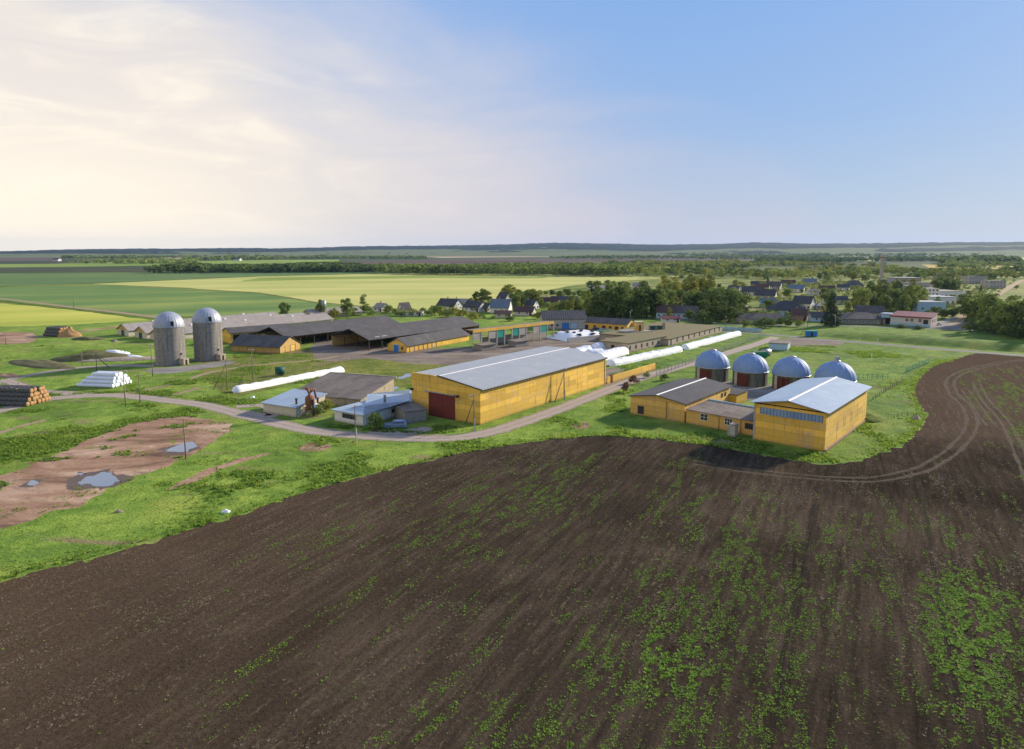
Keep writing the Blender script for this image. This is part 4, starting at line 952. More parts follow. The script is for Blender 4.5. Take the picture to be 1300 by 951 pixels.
P = G(797.5,420.5); t, r = dirbld('yellow_store', 'small flat yellow store right of the low garages', 'store', (P.x+.6,P.y+1), 5, 5.5, 6, 3.6, .1, 'yellow_old', 'roof_old', 'flat', ov=.2)
# brick ruin group
P = G(774,444); Q = G(796,444.5)
t, r = dirbld('ruined_stable', 'grey flat-topped ruined stable block at the left of the ruin', 'ruin', (P.x,P.y), 4, (Q-P).length, 9, ZT(P,433)-.2, .3, 'concrete', 'roof_old', 'flat', ov=.25, land='ruined stables')
L = (Q-P).length
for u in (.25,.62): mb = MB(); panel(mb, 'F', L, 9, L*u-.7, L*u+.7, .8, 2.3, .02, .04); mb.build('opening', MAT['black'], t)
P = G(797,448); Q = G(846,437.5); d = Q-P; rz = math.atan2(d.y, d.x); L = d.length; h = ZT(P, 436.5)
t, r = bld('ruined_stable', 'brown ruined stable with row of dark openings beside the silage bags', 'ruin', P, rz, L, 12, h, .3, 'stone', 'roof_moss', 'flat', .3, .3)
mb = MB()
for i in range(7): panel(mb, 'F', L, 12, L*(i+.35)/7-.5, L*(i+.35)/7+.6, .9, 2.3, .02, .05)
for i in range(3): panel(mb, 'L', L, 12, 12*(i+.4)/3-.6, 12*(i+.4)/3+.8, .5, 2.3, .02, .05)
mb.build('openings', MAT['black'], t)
P = G(795,431); t, r = dirbld('brick_wall_store', 'low block with salmon brick side and grey roof behind the ruined stable', 'store', (P.x,P.y), 18, 12, 8, 2.8, .1, 'brick', 'roof_grey', 'flat', ov=.2)
P = G(808,429.5); t = thing('gate_tower', 'cream square gate tower with tall slit window above the ruin', 'tower', (P.x,P.y,0), .2)
hT = ZT(P, 409.5); MB().box(0,3.1,0,3,-.3,hT).build('wall', MAT['yellow_old'], t); MB().box(-.2,3.3,-.2,3.2,hT+.003,hT+.25).build('roof', MAT['concrete_light'], t)
MB().box(1.1,1.8,-.04,.02,hT*.45,hT*.85).build('window', MAT['black'], t)
P = G(848.5,439.5); Q = G(916.5,421.5); d = Q-P; rz = math.atan2(d.y, d.x); L = d.length; h = ZT(P, 431)
t, r = bld('cowshed_ruin', 'very wide flat brown-grassed ruin roof over pale wall with openings', 'ruin', P, rz, L, 30, h, .3, 'stone', 'roof_moss', 'flat', .3, .3, land='wide ruin with the brown roof')
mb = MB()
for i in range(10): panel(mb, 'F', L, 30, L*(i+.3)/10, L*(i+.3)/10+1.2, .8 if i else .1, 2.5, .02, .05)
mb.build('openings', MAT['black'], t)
P = G(825,426.5); t = thing('double_gate', 'two dark green gate panels held in pale pillars at the ruin', 'gate', (P.x,P.y,0), .1)
MB().box(0,2.4,0,.15,.4,4.4).build('panel', MAT['teal_dark'], t); MB().box(2.9,5.3,0,.15,.4,4.4).build('panel', MAT['teal_dark'], t)
MB().box(-.6,-.1,-.2,.4,-.3,4.6).build('pillar', MAT['concrete_light'], t); MB().box(5.5,6.5,-.3,.7,-.3,5.8).build('pillar', MAT['stone'], t); MB().box(2.45,2.85,-.1,.3,-.3,4.6).build('pillar', MAT['stone'], t)
# low yellow boundary wall and gate pier right of the warehouse
P = G(771,487.5); Q = G(832,468.5); d = Q-P; rz = math.atan2(d.y, d.x); L = d.length
t = thing('yard_wall', 'low yellow panel wall running right from the long warehouse', 'wall', (P.x,P.y,0), rz)
MB().box(0,2.2,0,.25,-.3,1.85).box(2.9,L,0,.25,-.3,1.9).build('wall_panels', MAT['yellow'], t); MB().box(2.25,2.85,-.2,.5,-.3,2.2).build('gate_pier', MAT['rust'], t)
# small flat concrete house and container near the road junction
P = G(976,446.5); Q = G(1003,446); t, r = dirbld('pump_house', 'small pale pump house with flat roof beside the road junction', 'pump house', (P.x,P.y), -12, 6.4, 8.5, 2.5, .1, 'bluewall', 'roof_old', 'flat', ov=.3, land='pale pump house')
P = G(975,447); 
t.rotation_euler[2] = math.radians(-28); t.location = (G(976,444).x, G(976,444).y, 0)
MB().box(6.42,6.48,2,3.2,0,2).build('door', MAT['frame_white'], t)
P = G(958,455); t = thing('green_container', 'green metal skip container behind the blue domes', 'container', (P.x,P.y,0), .15)
MB().prismy([(0,.1),(2.2,.1),(2.5,2.0),(-.3,2.0)], 0, 4.6).build('bin', MAT['teal'], t)
m = MB()
for i in range(8): m.box(.3+i*.56,.42+i*.56,-.32,-.2,.3,1.9)
m.build('ribs', MAT['teal_dark'], t); MB().box(-.1,4.7,-.4,2.6,2.01,2.15).build('lid', MAT['green_net'], t)
P = G(968,452); t = thing('water_tank', 'short pale cylindrical tank lying beside the green container', 'tank', (P.x,P.y,0), .4)
MB().tube((0,0,1.25),(3.0,0,1.25), 1.15, n=18).build('barrel', MAT['steel'], t); MB().box(.3,.6,-.8,.8,0,.5).build('cradle', MAT['conc_plain'], t); MB().box(2.4,2.7,-.8,.8,0,.5).build('cradle', MAT['conc_plain'], t)
P = G(1024,427.5); t = thing('blue_kiosk', 'bright blue kiosk container at the roadside by the embankment', 'kiosk', (P.x,P.y,0), -.1)
MB().box(0,4.4,0,2.2,.15,2.3).build('wall', MAT['door_blue'], t); MB().box(-.15,4.55,-.15,2.35,2.303,2.45).build('roof', MAT['teal'], t); MB().box(1.7,2.6,-.04,.0,.2,2.0).build('door', MAT['door_dark'], t)
P = G(355.5,476.5); t = thing('fuel_drum', 'dark green cylindrical tank lying by the silage bag fence', 'tank', (P.x,P.y,0), .35)
MB().tube((-1.3,0,1.35),(1.3,0,1.35), 1.15, n=20).build('barrel', MAT['teal_dark'], t); MB().tube((1.3,0,1.35),(1.36,0,1.35), 1.1, n=20).build('end_plate', MAT['conc_plain'], t)
for x in (-.9,.9): MB().box(x-.15,x+.15,-.9,.9,0,.45).build('cradle', MAT['conc_plain'], t)
# ------------------------------------------------------------------ plastic silage bags and heaps
def bag(label, p0, p1, w, h, mat='film', group=None, name='silage_bag', seed=0, lump=.12):
    a = Vector(p0[:2]); b = Vector(p1[:2]); d = (b-a); L = d.length; rz = math.atan2(d.y, d.x)
    n = max(10, int(L/.7)); k = 14; V = []
    for i in range(n+1):
        x = L*i/n; e = min(1, (x+.05)/1.9, (L-x+.05)/1.9); e = math.sqrt(max(.02, e*(2-e)))
        s = 1+lump*(float(vn(np.array(x*.55), np.array(seed*3.1), seed))-.5)*2+.05*math.sin(x*2.1)
        sx = .3*lump*10*(float(vn(np.array(x*.13), np.array(seed*1.7), seed+9))-.5)
        for j in range(k+1):
            t = math.pi*j/k; c = math.cos(t); z = math.sin(t)
            rr = 1+.05*float(vn(np.array(x*1.7), np.array(j*.8), seed+5))
            V.append((x, sx+c*w/2*e*rr*(1 if z > .15 else 1.04), max(0, h*e*s*rr*z**.75)-.03))
    F = [(i*(k+1)+j, i*(k+1)+j+1, (i+1)*(k+1)+j+1, (i+1)*(k+1)+j) for i in range(n) for j in range(k)]
    me = mesh_np(name, V, F, [MAT[mat]]); me.polygons.foreach_set('use_smooth', [True]*len(F))
    return tag(link(name, me, None, (a.x,a.y,0), rz), label, 'silage bag', group)
bag('long white silage bag lying alone on the pasture behind the patched shed', G(295,498.5), G(437,471), 2.5, 1.5, seed=1)
gl = 'white silage bags beside the ruins'
bag('long white silage bag at right ending nearest the long warehouse', G(772,465), G(864,445.5), 3.3, 1.9, group=gl, seed=2)
bag('long white silage bag farthest right along the mesh fence', G(867,444), G(938,425), 3.2, 1.9, group=gl, seed=3)
bag('short fat white silage bag between the warehouse roof and the ruined stable', G(757,458), G(794,449), 4.6, 2.6, group=gl, seed=4)
bag('short white silage bag half hidden behind the warehouse roof ridge', G(742,452.5), G(768,451), 4.6, 2.4, group=gl, seed=5)
bag('bluish white silage heap at the left wall of the ruined stable', G(754,446), G(780,440), 4.6, 2.7, 'film_blue', gl, seed=6)
bag('low white silage heap at the far end of the warehouse roof', G(728,449), G(754,444.5), 4.5, 2.0, 'film_blue', gl, seed=7)
bag('small white silage bag seen through the gap in the ruin', G(815,425.5), G(834,417), 3.2, 2.4, group=gl, seed=8)
# tyre-weighted clamp
def clamp():
    P = G(722,434); a = math.radians(35); t = thing('silage_clamp', 'white sheeted silage clamp dotted with black tyres in the farmyard', 'clamp', (P.x,P.y,0), a); LAND.append(('tyre-dotted white clamp', P.x, P.y))
    nx, ny, L, W = 16, 12, 24, 17; V = []
    def H(u, v): return 2.6*min(1, 5*u, 5*(1-u))**.8*(min(1, 2.2*(1-abs(2*v-1))))**.8+.25*float(vn(np.array(u*7), np.array(v*6), 4))
    for i in range(nx+1):
        for j in range(ny+1): V.append((L*i/nx, W*j/ny, H(i/nx, j/ny)-.1))
    F = [(i*(ny+1)+j, (i+1)*(ny+1)+j, (i+1)*(ny+1)+j+1, i*(ny+1)+j+1) for i in range(nx) for j in range(ny)]
    me = mesh_np('sheet', V, F, [MAT['film']]); me.polygons.foreach_set('use_smooth', [True]*len(F)); link('sheet', me, t)
    MB().prismy([(-1.2,-.2),(-.2,-.2),(-.2,1.7),(-.6,1.7)], -1, L*.8).build('side_wall', MAT['conc_plain'], t)
    rnd = random.Random(3)
    tm = MB().lathe([(.35,.0),(.75,.0),(.8,.13),(.75,.26),(.35,.26)], 12).mesh('tyre', MAT['tyre'])
    for k in range(26):
        u, v = rnd.uniform(.06,.94), rnd.uniform(.1,.9); o = link('tyre', tm, None)
        z = H(u, v); c, s = math.cos(a), math.sin(a); x, y = L*u, W*v
        o.location = (P.x+c*x-s*y, P.y+s*x+c*y, z+.02); o.rotation_euler = (rnd.uniform(-.15,.15), rnd.uniform(-.15,.15), 0)
        tag(o, 'black tyre weighing down the white sheeted silage clamp', 'tyre', 'tyres on the white silage clamp')
clamp()
bag('low green-netted silage heap behind the tyre-dotted clamp', G(754,424), G(778,422), 6, 1.5, 'green_net', name='netted_heap', seed=12)
# ------------------------------------------------------------------ stacks
def wrapped_stack():
    B = G(142,493.2); A = G(95,491.5); d = (Vector(A[:])-B); rz = math.atan2(d.y, d.x); L = d.length; D = 1.06
    n = int(L/1.2); k = 12
    for lay, cnt in enumerate((7,6,5,3)):
        for q in range(cnt):
            V = []; jit = random.uniform(-.25,.25); n = int(L/1.2)-lay
            prof = []
            for i in range(n): prof += [(i*1.2+.02,.90),(i*1.2+.14,1.0),(i*1.2+1.06,1.0),(i*1.2+1.18,.90)]
            prof = [(-.0,.02),(.0,.86)]+prof+[(n*1.2,.86),(n*1.2,.02)]
            for x, r in prof:
                for j in range(k): t = 2*math.pi*j/k; V.append((x+jit, math.cos(t)*r*D/2, math.sin(t)*r*D/2))
            F = [(i*k+j, i*k+(j+1)%k, (i+1)*k+(j+1)%k, (i+1)*k+j) for i in range(len(prof)-1) for j in range(k)]
            me = mesh_np('wrapped_bale_row', V, F, [MAT['film_blue']]); me.polygons.foreach_set('use_smooth', [True]*len(F))
            y = -(q+lay*.5)*D-D/2; z = D/2+lay*D*.86
            c, s = math.cos(rz), math.sin(rz)
            # d points left, so its right-hand side (-y local) points away from us
            tag(link('wrapped_bale_row', me, None, (B.x-s*y, B.y+c*y, z), rz), 'row of white film-wrapped bales in the pile by the road fork', 'wrapped bales', 'white wrapped bale rows in one pile')
wrapped_stack()
LAND.append(('white wrapped bale pile', G(120,493).x, G(120,493).y))
bmesh_bale = []
def bale_pile(B, A, lays, nlen, lab, grp, D=1.45, LB=1.3):
    d = Vector((A.x-B.x, A.y-B.y, 0)); rz = math.atan2(d.y, d.x)
    m = MB(); pr = [(.02,0),(D*.46,0),(D*.5,.06),(D*.5,LB-.06),(D*.46,LB),(.02,LB)]
    m.lathe(pr, 18)
    core = m.mesh('wrap', MAT['straw_grey'])
    e = MB().lathe([(.02,-.03),(D*.45,-.02),(D*.47,.01)], 18).mesh('straw_face', MAT['straw'])
    for me in (core, e): me.transform(Matrix.Rotation(math.pi/2, 4, 'Y'))
    c, s = math.cos(rz), math.sin(rz)
    for lay, cnt in enumerate(lays):
        for q in range(cnt):
            for k in range(nlen):
                outer = k == 0 or q == 0 or q == cnt-1 or lay == len(lays)-1 or lays[lay+1] < cnt-1
                if not outer: continue
                y = -(q+lay*.5*(lays[0]-lays[-1])/max(1, len(lays)-1) if False else q+lay*.5)*D-D/2; x = k*LB*1.02+random.uniform(-.12,.12)+(random.uniform(-.3,.1) if k == 0 else 0)
                o = thing('straw_bale', lab, 'bale', (B.x+c*x-s*y, B.y+s*x+c*y, D/2+lay*D*.86-.02), rz, grp)
                a = link('wrap', core, o); b = link('straw_face', e, o); r = random.uniform(0, 3); a.rotation_euler = (r,0,0); b.rotation_euler = (r,0,0)
bale_pile(G(33,516.5), G(-20,515), (7,6,5,4), 11, 'round straw bale with orange end in the big pile at the left edge', 'straw bales in the pile by the left road', 1.1, 1.2)
bale_pile(G(72,427.8), G(60,427), (6,5,4), 6, 'round straw bale in the small pile at the edge of the far light field', 'straw bales in the far small pile', 1.4, 1.4)
# heaps of loose straw, earth and old film
def heap(name, label, cat, P, rx, ry, h, rz, mat, seed=1, n=20, rough=.35):
    V = [(0,0,h)]; k = 28; F3 = []
    for i in range(1, n//2+1):
        r = i/(n//2)
        for j in range(k):
            t = 2*math.pi*j/k; x, y = r*math.cos(t), r*math.sin(t)
            nz = float(fbm(np.array(x*2.2+seed), np.array(y*2.2), seed))
            z = h*((1-r*r)**.8)*(1+rough*(nz-.5)*3)
            V.append((x*rx*(1+.25*(nz-.5)), y*ry*(1+.25*(nz-.5)), z if i < n//2 else -.15))
    Fq = [(1+(i-1)*k+j, 1+i*k+j, 1+i*k+(j+1)%k, 1+(i-1)*k+(j+1)%k) for i in range(1, n//2) for j in range(k)]
    me = bpy.data.meshes.new(name); me.from_pydata(V, [], Fq+[(0, 1+j, 1+(j+1)%k) for j in range(k)]); me.update(); me.materials.append(MAT[mat])
    me.polygons.foreach_set('use_smooth', [True]*len(me.polygons))
    return tag(link(name, me, None, (P.x,P.y,0), rz), label, cat)
P = G(88,427); heap('straw_heap', 'loose golden straw heap right of the far small bale pile', 'heap', P, 5, 3, 2.6, .2, 'straw')
P = G(118,456); heap('earth_mound', 'steep dark earth mound with rubble left of the nearer silo', 'mound', P, 13, 5, 2.5, .35, 'mound', 4)
P = G(52,463); heap('earth_mound', 'long low overgrown earth mound in the left pasture', 'mound', P, 17, 5, 1.1, -.45, 'mound', 6)
P = G(6,478); heap('earth_mound', 'small sandy mound cut by the left edge of the frame', 'mound', P, 5, 2, .8, 0, 'dirt', 8)
P = G(112,431); heap('manure_heap', 'small dark red-brown heap on the light strip near the cattle barns', 'heap', P, 7, 3, 1.2, 0, 'gate_red' if False else 'mound', 9)
for i, (a, b, rx, ry, h, l) in enumerate([(146,450,5,3,1.4,'crumpled white film heap on top of the rubble bank'),(160,455,6,2.4,.7,'flattened white film heap in the middle of the rubble bank'),(172,456.5,6,1.8,.5,'thin white film strip at the silo end of the rubble bank'),(146,434,1.6,1.2,.7,'tiny pale rubbish heap near the cattle barns')]):
    heap('film_heap', l, 'plastic heap', G(a, b), rx, ry, h, .3, 'film_blue' if i < 3 else 'stone', 20+i, rough=.7)
P = G(1106,531); heap('earth_mound', 'grassy bank at the far right foot of the yellow hall', 'mound', P, 5, 3, 1.0, .8, 'grass_rough', 44)
P = G(158,456); heap('rubble_bank', 'flat grey rubble bank left of the nearer silo', 'rubble', P, 16, 5, .9, .25, 'stone', 31, rough=.8)
# ------------------------------------------------------------------ poles
def pole(label, base, top, brace=None, arm=True, r=.13, mat='wood', foot=True, group=None, lamp=False):
    P = G(*base); h = ZT(P, top)
    t = thing('utility_pole' if not lamp else 'street_lamp', label, 'pole' if not lamp else 'street lamp', (P.x,P.y,0), random.uniform(-.4,.4)+.9, group)
    m = MB(); lean = random.uniform(-.012,.012)*h
    m.tube((0,0,1.6 if foot else -.3), (lean,0,h), r, r*.72).build('shaft', MAT[mat], t)
    if foot: MB().box(-.13,.13,-.30,-.10,-.3,2.6).build('concrete_stub', MAT['conc_plain'], t)
    if foot: MB().tube((0,0,1.2),(0,0,1.62), r*1.02).build('shaft_foot', MAT[mat], t)
    if arm:
        MB().bar((lean-.75,0,h-.35),(lean+.75,0,h-.35), .06).build('crossarm', MAT['wood_dark'], t)
        for x in (-.68,-.25,.25,.68): MB().tube((lean+x,0,h-.32),(lean+x,0,h-.1), .055, n=6).build('insulator', MAT['frame_white'], t)
    if lamp:
        MB().tube((0,0,h-.05),(1.1,0,h+.25), .04).build('arm', MAT['steel'], t); MB().box(.9,1.6,-.12,.12,h+.2,h+.34).build('lamp_head', MAT['frame_white'], t)
    if brace:
        Q = G(*brace); c, s = math.cos(-t.rotation_euler[2]), math.sin(-t.rotation_euler[2]); e = Q-P
        MB().tube((c*e.x-s*e.y, s*e.x+c*e.y, -.2), (0,0,h*.86), r*.9, r*.7).build('brace', MAT[mat], t)
    return t, P, h
PL = [('leaning wooden pole left of its twin where the gravel road bends',(159.5,515.5),470.5,None),
 ('wooden pole right of its twin where the gravel road bends',(178,511.5),475,None),
 ('pale pole standing just in front of the nearer silo',(194,477.5),437,None),
 ('braced wooden pole nearest the two silos',(288.5,495.5),456.5,(270.5,494.5)),
 ('tall braced wooden pole beside the left end of the white silage bag',(321.5,486.5),443,(302.5,489.5)),
 ('lone thin pole standing on the bare reddish earth',(236,582),531.5,None),
 ('thin pole at the roadside in front of the white office',(451.8,561),514.5,None),
 ('white-footed braced pole at the corner of the long warehouse',(602,547.5),500.5,(590.5,537.5)),
 ('braced pole against the sunlit side of the long warehouse',(716,507.5),467.5,(703.8,510.8)),
 ('short pole in the left pasture above the dark mound',(104.5,463),447.5,None),
 ('slim pole far out on the lane through the green fields',(94,391),369.5,None),
 ('pale post near the left edge in front of the dirt lane',(8,438),421.5,None),
 ('pole beside the farm road left of the wide ruin end',(921,418.5),401.5,None),
 ('braced roadside pole next to the blue kiosk',(1025,419.5),398,(1016.5,426)),
 ('leaning pole on the dark mound left of the silos',(123,471),449,(139,466)),
 ]
for l, b, tp, br in PL: pole(l, b, tp, br, arm=b[0] not in (8,94,236,104.5), r=.13, foot=b[0] in (602,716,451.8), mat='wood')
pole('slim lamp post standing behind the low yellow garages', (800,409), 395, None, False, .07, 'steel', False, lamp=True)
pole('slim lamp post in front of the spruce by the village road', (1060,417), 402, None, False, .07, 'steel', False, lamp=True)
# low marker posts on the grass behind the domes
for i, (a, b, tp, l) in enumerate([(1106,461,449,'tall thin mast on the grass right of the last dome'),(1147,458,447,'double grey post on the grass right of the domes'),(1091,437,430,'small white marker at the embankment foot'),(1114,436,431,'tiny white marker along the embankment')]):
    P = G(a, b); h = max(.8, ZT(P, tp)); t = thing('marker_post', l, 'post', (P.x,P.y,0))
    MB().tube((0,0,-.2),(0,0,h), .07).build('shaft', MAT['frame_white'], t); MB().box(-.2,.2,-.05,.05,h,h+.25).build('plate', MAT['frame_white'], t)
# power wires over the near poles
def wire(label, a, b, sag):
    m = MB(); pts = []
    for i in range(13):
        t = i/12; p = Vector(a).lerp(Vector(b), t); p.z -= sag*4*t*(1-t); pts.append(p)
    for p, q in zip(pts[:-1], pts[1:]): m.tube(p, q, .02, n=4)
    tag(m.build('power_wire', MAT['wood_dark']), label, 'wire')
q1 = G(602,547.5); q2 = G(716,507.5); wire('thin power wire between the two braced warehouse poles', (q1.x,q1.y,ZT(q1,500.5)), (q2.x,q2.y,ZT(q2,467.5)), 1.2)
q0 = G(451.8,561); wire('thin power wire from the roadside pole to the warehouse corner', (q0.x,q0.y,ZT(q0,514.5)-.2), (q1.x,q1.y,ZT(q1,500.5)-.2), 1.4)
# ------------------------------------------------------------------ fences
def fence(label, pts, h, gap, mat, rails=2, mesh=None, name='fence', pw=.09):
    c = crspline(GP(*pts), 1.0); cum = [0]
    for a, b in zip(c[:-1], c[1:]): cum.append(cum[-1]+(b-a).length)
    def at(s):
        i = min(len(c)-2, max(0, int(np.searchsorted(cum, s))-1)); f = (s-cum[i])/max(1e-6, cum[i+1]-cum[i]); return c[i].lerp(c[i+1], f)
    n = min(95, int(cum[-1]/gap)); P0 = c[0]; t = thing(name, label, 'fence', (P0.x,P0.y,0))
    me = MB().box(-pw/2,pw/2,-pw/2,pw/2,-.2,h).mesh('post', MAT[mat]); pp = []
    for i in range(n+1):
        q = at(cum[-1]*i/n); pp.append(q); link('post', me, t, (q.x-P0.x, q.y-P0.y, random.uniform(-.08,.05)), random.uniform(-.2,.2))
    for r in range(rails):
        m = MB(); z = h*(r+.75)/(rails+.2)
        for a, b in zip(pp[:-1], pp[1:]): m.bar((a.x-P0.x,a.y-P0.y,z), (b.x-P0.x,b.y-P0.y,z), .035 if mesh else .045)
        m.build('rail', MAT[mat], t)
    if mesh:
        m = MB()
        for a, b in zip(pp[:-1], pp[1:]):
            L = (b-a).length; k = int(L/.45)
            for j in range(k):
                q = a.lerp(b, (j+.5)/k)-P0; m.box(q.x-.012,q.x+.012,q.y-.012,q.y+.012,.1,h-.08)
        m.build('mesh_infill', MAT[mesh], t)
    return t
fence('weathered post and rail fence behind the left white silage bag', [(268,496),(300,490.5),(345,479.5),(400,468),(446,457.5)], 1.3, 3.0, 'wood', 2)
fence('grey mesh fence between the right silage bags and the access road', [(833,478.5),(870,464),(905,451.5),(940,438.5),(972,427)], 2.1, 3.0, 'steel', 2, 'conc_plain')
fence('sagging grey wire fence on the grass behind the yellow hall', [(1108,508),(1125,497),(1146,485)], 1.1, 2.2, 'wood', 2)
fence('teal metal fence run right of the last dome', [(1090,482),(1108,481),(1127,481)], 1.6, 1.5, 'teal', 2)
fence('teal metal fence running diagonally up the grass', [(1150,474),(1160,469),(1170,465),(1180,460.5)], 1.7, 1.5, 'teal', 2)
fence('broken branch fence at the tip of the grass by the soil', [(1135,530),(1150,527),(1166,532)], .8, 1.6, 'wood', 1)
fence('low sunny paddock fence beside the whitewashed shed', [(256,500),(266,506),(300,509),(330,512)], .9, 3.2, 'wood', 1)
P = G(956,424.5); Q = G(999,428); 
t = fence('pale blue board fence at the far end of the wide ruin', [(915,419),(940,420.5),(967,422)], 1.7, 2.4, 'conc_plain', 1, None)
d = Vector((G(967,422)-G(915,419))[:]); m = MB(); m.box(0, d.length, -.04, .04, .1, 1.65); o = m.build('boards', MAT['bluewall'], t); o.rotation_euler = (0,0,math.atan2(d.y, d.x))
# small oddments on the grass
for a, b, s, l in [(287,650,.45,'white rag lying on the grass near the edge of the dark soil'),(151,650,.4,'flat pale stone on the grass below the bare earth'),(1046,577,.35,'pale lump of rubble at the foot of the yellow hall corner'),(1163,532,.8,'bleached log pile at the grass tip'),(320,505,.5,'small white post box beside the road left of the whitewashed shed')]:
    heap('debris', l, 'debris', G(a, b), s*1.4, s, s*.8, .4, 'film' if 'white' in l else 'stone', int(a), 12, .9)
# ------------------------------------------------------------------ cars
def car(label, P, rz, paint='carpaint', estate=True, s=1.0):
    t = thing('parked_car', label, 'car', (P.x,P.y,0), rz); t.scale = (s,s,s)
    hw = .86
    low = [(-2.2,.34),(-2.24,.62),(-2.18,.92),(-1.0,.99),(1.0,.97),(1.9,.84),(2.2,.66),(2.24,.42),(2.1,.25),(-2.05,.25)]
    cab = [(-2.12,.93),(-1.9,1.42),(-1.4,1.52),(.0,1.50),(.45,1.40),(1.15,.95)] if estate else [(-1.7,.93),(-1.1,1.36),(-.8,1.42),(.1,1.42),(.45,1.34),(1.15,.95)]
    m = MB(); n = len(low)
    V = []
    for y, k in ((-hw,.0),(-hw*.97,.0),(hw*.97,0),(hw,0)):
        for x, z in low: V.append((x*(.985 if abs(y) == hw else 1), y, z if abs(y) < hw else .3+(z-.3)*.93))
    F = [tuple(range(n)), tuple(range(4*n-1, 3*n-1, -1))]+[(a*n+i, (a+1)*n+i, (a+1)*n+(i+1)%n, a*n+(i+1)%n) for a in range(3) for i in range(n)]
    m.add(V, F)
    V = []; k = len(cab)
    for sg in (-1, 1):
        for x, z in cab: V.append((x, sg*(hw*.97-(z-.93)*.33), z))
    m.add(V, [tuple(range(k)), tuple(range(2*k-1, k-1, -1))]+[(i, k+i, k+(i+1)%k, (i+1)%k) for i in range(k)])
    m.build('body', MAT[paint], t)
    # glass: side strips, windscreen, rear screen
    for sg in (-1, 1):
        y0 = lambda z: sg*(hw*.97-(z-.93)*.33+.012)
        a = MB(); xb = -1.85 if estate else -1.3
        q = [(xb,1.0),(xb+.18,1.36),(.25,1.36),(.85,1.02)]
        V = [(x, y0(z), z) for x, z in q]+[(x, y0(z)-sg*.03, z) for x, z in q]
        a.add(V, [(0,1,2,3),(7,6,5,4),(0,4,5,1),(1,5,6,2),(2,6,7,3),(3,7,4,0)]).build('side_window', MAT['glass'], t)
    def screen(nm, p, q):
        d = Vector((q[0]-p[0], 0, q[1]-p[1])).normalized(); nrm = Vector((d.z,0,-d.x)); nrm = nrm if (nrm.x > 0) == (p[0] > 0) else -nrm
        V = []
        for x, z in (p, q):
            w = hw*.97-(z-.93)*.33-.1
            for y in (-w, w): V.append(Vector((x,y,z))+nrm*.015)
        V += [v-nrm*.03 for v in V]
        MB().add(V, [(0,1,3,2),(4,6,7,5),(0,4,5,1),(1,5,7,3),(3,7,6,2),(2,6,4,0)]).build(nm, MAT['glass'], t)
    screen('windscreen', (1.08,1.0), (.52,1.36)); screen('rear_window', (cab[0][0]+.06,1.0) if estate else (-1.6,1.0), (cab[1][0]+.01,1.38) if estate else (-1.16,1.33))
    wm = MB().tube((0,-.11,0),(0,.11,0), .32, n=20).mesh('tyre', MAT['tyre']); rm = MB().tube((0,-.125,0),(0,.125,0), .2, n=12).mesh('rim', MAT['steel'])
    for x in (-1.35, 1.4):
        for y in (-.78, .78):
            w_ = link('wheel', wm, t, (x,y,.32)); link('rim', rm, w_)
    for sg in (-1, 1):
        MB().box(2.12,2.25,sg*.6-.17,sg*.6+.17,.58,.74).build('headlight', MAT['lamp_glass'], t)
        MB().box(-2.26,-2.12,sg*.68-.11,sg*.68+.11,.62,.88).build('tail_light', MAT['lamp_red'], t)
        MB().box(.75,.92,sg*.9-.09,sg*.9+.09,.98,1.1).build('mirror', MAT[paint], t)
    return t
car('silver-blue estate car parked on the grass beside the white office', G(502.5,543), math.pi+.12, s=1.04)
car('white car parked at the right end of the pink office', G(1190,413.2), .5, 'carwhite', True, .95)
car('dark car parked on the left in front of the low yellow garages', G(758,420), .2, 'cardark')
car('pale car parked on the right in front of the low yellow garages', G(767,421.3), .15, 'carpaint')
# dark red vehicle yard junk by the village school
# ------------------------------------------------------------------ the village
def house(label, x, y, w, dep, deg, h, rise, wall='white', roof='roof_dark', ridge='x', win=3, cat='house', name='house', gw=1, chim=True, land=None, dr=True):
    P = G(x, y); a = math.radians(deg); c = Vector((math.cos(a), math.sin(a), 0)); s = Vector((-c.y, c.x, 0))
    A = P-c*w/2
    t, r = bld(name, label, cat, A, a, w, dep, h, rise, wall, roof, ridge, .45, .4, .15, land=land)
    for i in range(win): window(t, 'F', w, dep, w*(i+.7)/(win+.4), .95, 1.2, 1.25, (1,0))
    if gw:
        for f in ('R','L'):
            window(t, f, w, dep, dep*.3, .95, 1.1, 1.2, (1,0)); window(t, f, w, dep, dep*.7, .95, 1.1, 1.2, (1,0))
            if rise > 2.2 and ridge == 'x': window(t, f, w, dep, dep*.5, h+.35, 1.0, 1.1, (1,0))
    if dr: door(t, 'F', w, dep, w*.94-.6, 1.0, 2.1, 'door_rust')
    if chim and ridge in ('x','hip'): chimney(r, w*.4, dep/2, h+rise+.1)
    return t, r
# school-like white building
P = G(833,404.5); Q = G(885,406); d = Q-P
t, r = bld('long_white_house', 'long white single-storey building with brown and grey roof before the dark trees', 'building', P, math.atan2(d.y,d.x), d.length, 10, 3.6, 3.2, 'bluewall', 'roof_felt', 'x', .5, .4, land='long white building')
L = d.length
MB().prismy([(-.55,3.35),(5,6.87),(10.55,3.35),(10.55,3.5),(5,7.0),(-.55,3.5)], -.42, L*.5).build('brown_roof_half', MAT['roof_brown'], r).location = (0,0,.06)
for i in range(8): window(t, 'F', L, 10, L*(i+.6)/8.3, 1.1, 1.2, 1.4, (1,0))
for u in (3,7): window(t, 'R', L, 10, u, 1.1, 1.1, 1.3, (1,0))
chimney(r, L*.62, 5, 7, .6, .9)
house('small dark red roofed porch hut in front of the long white building', 852, 409.5, 9, 4, 0, 2.0, 1.0, 'white', 'roof_red', win=2, gw=0, chim=False, name='hut')
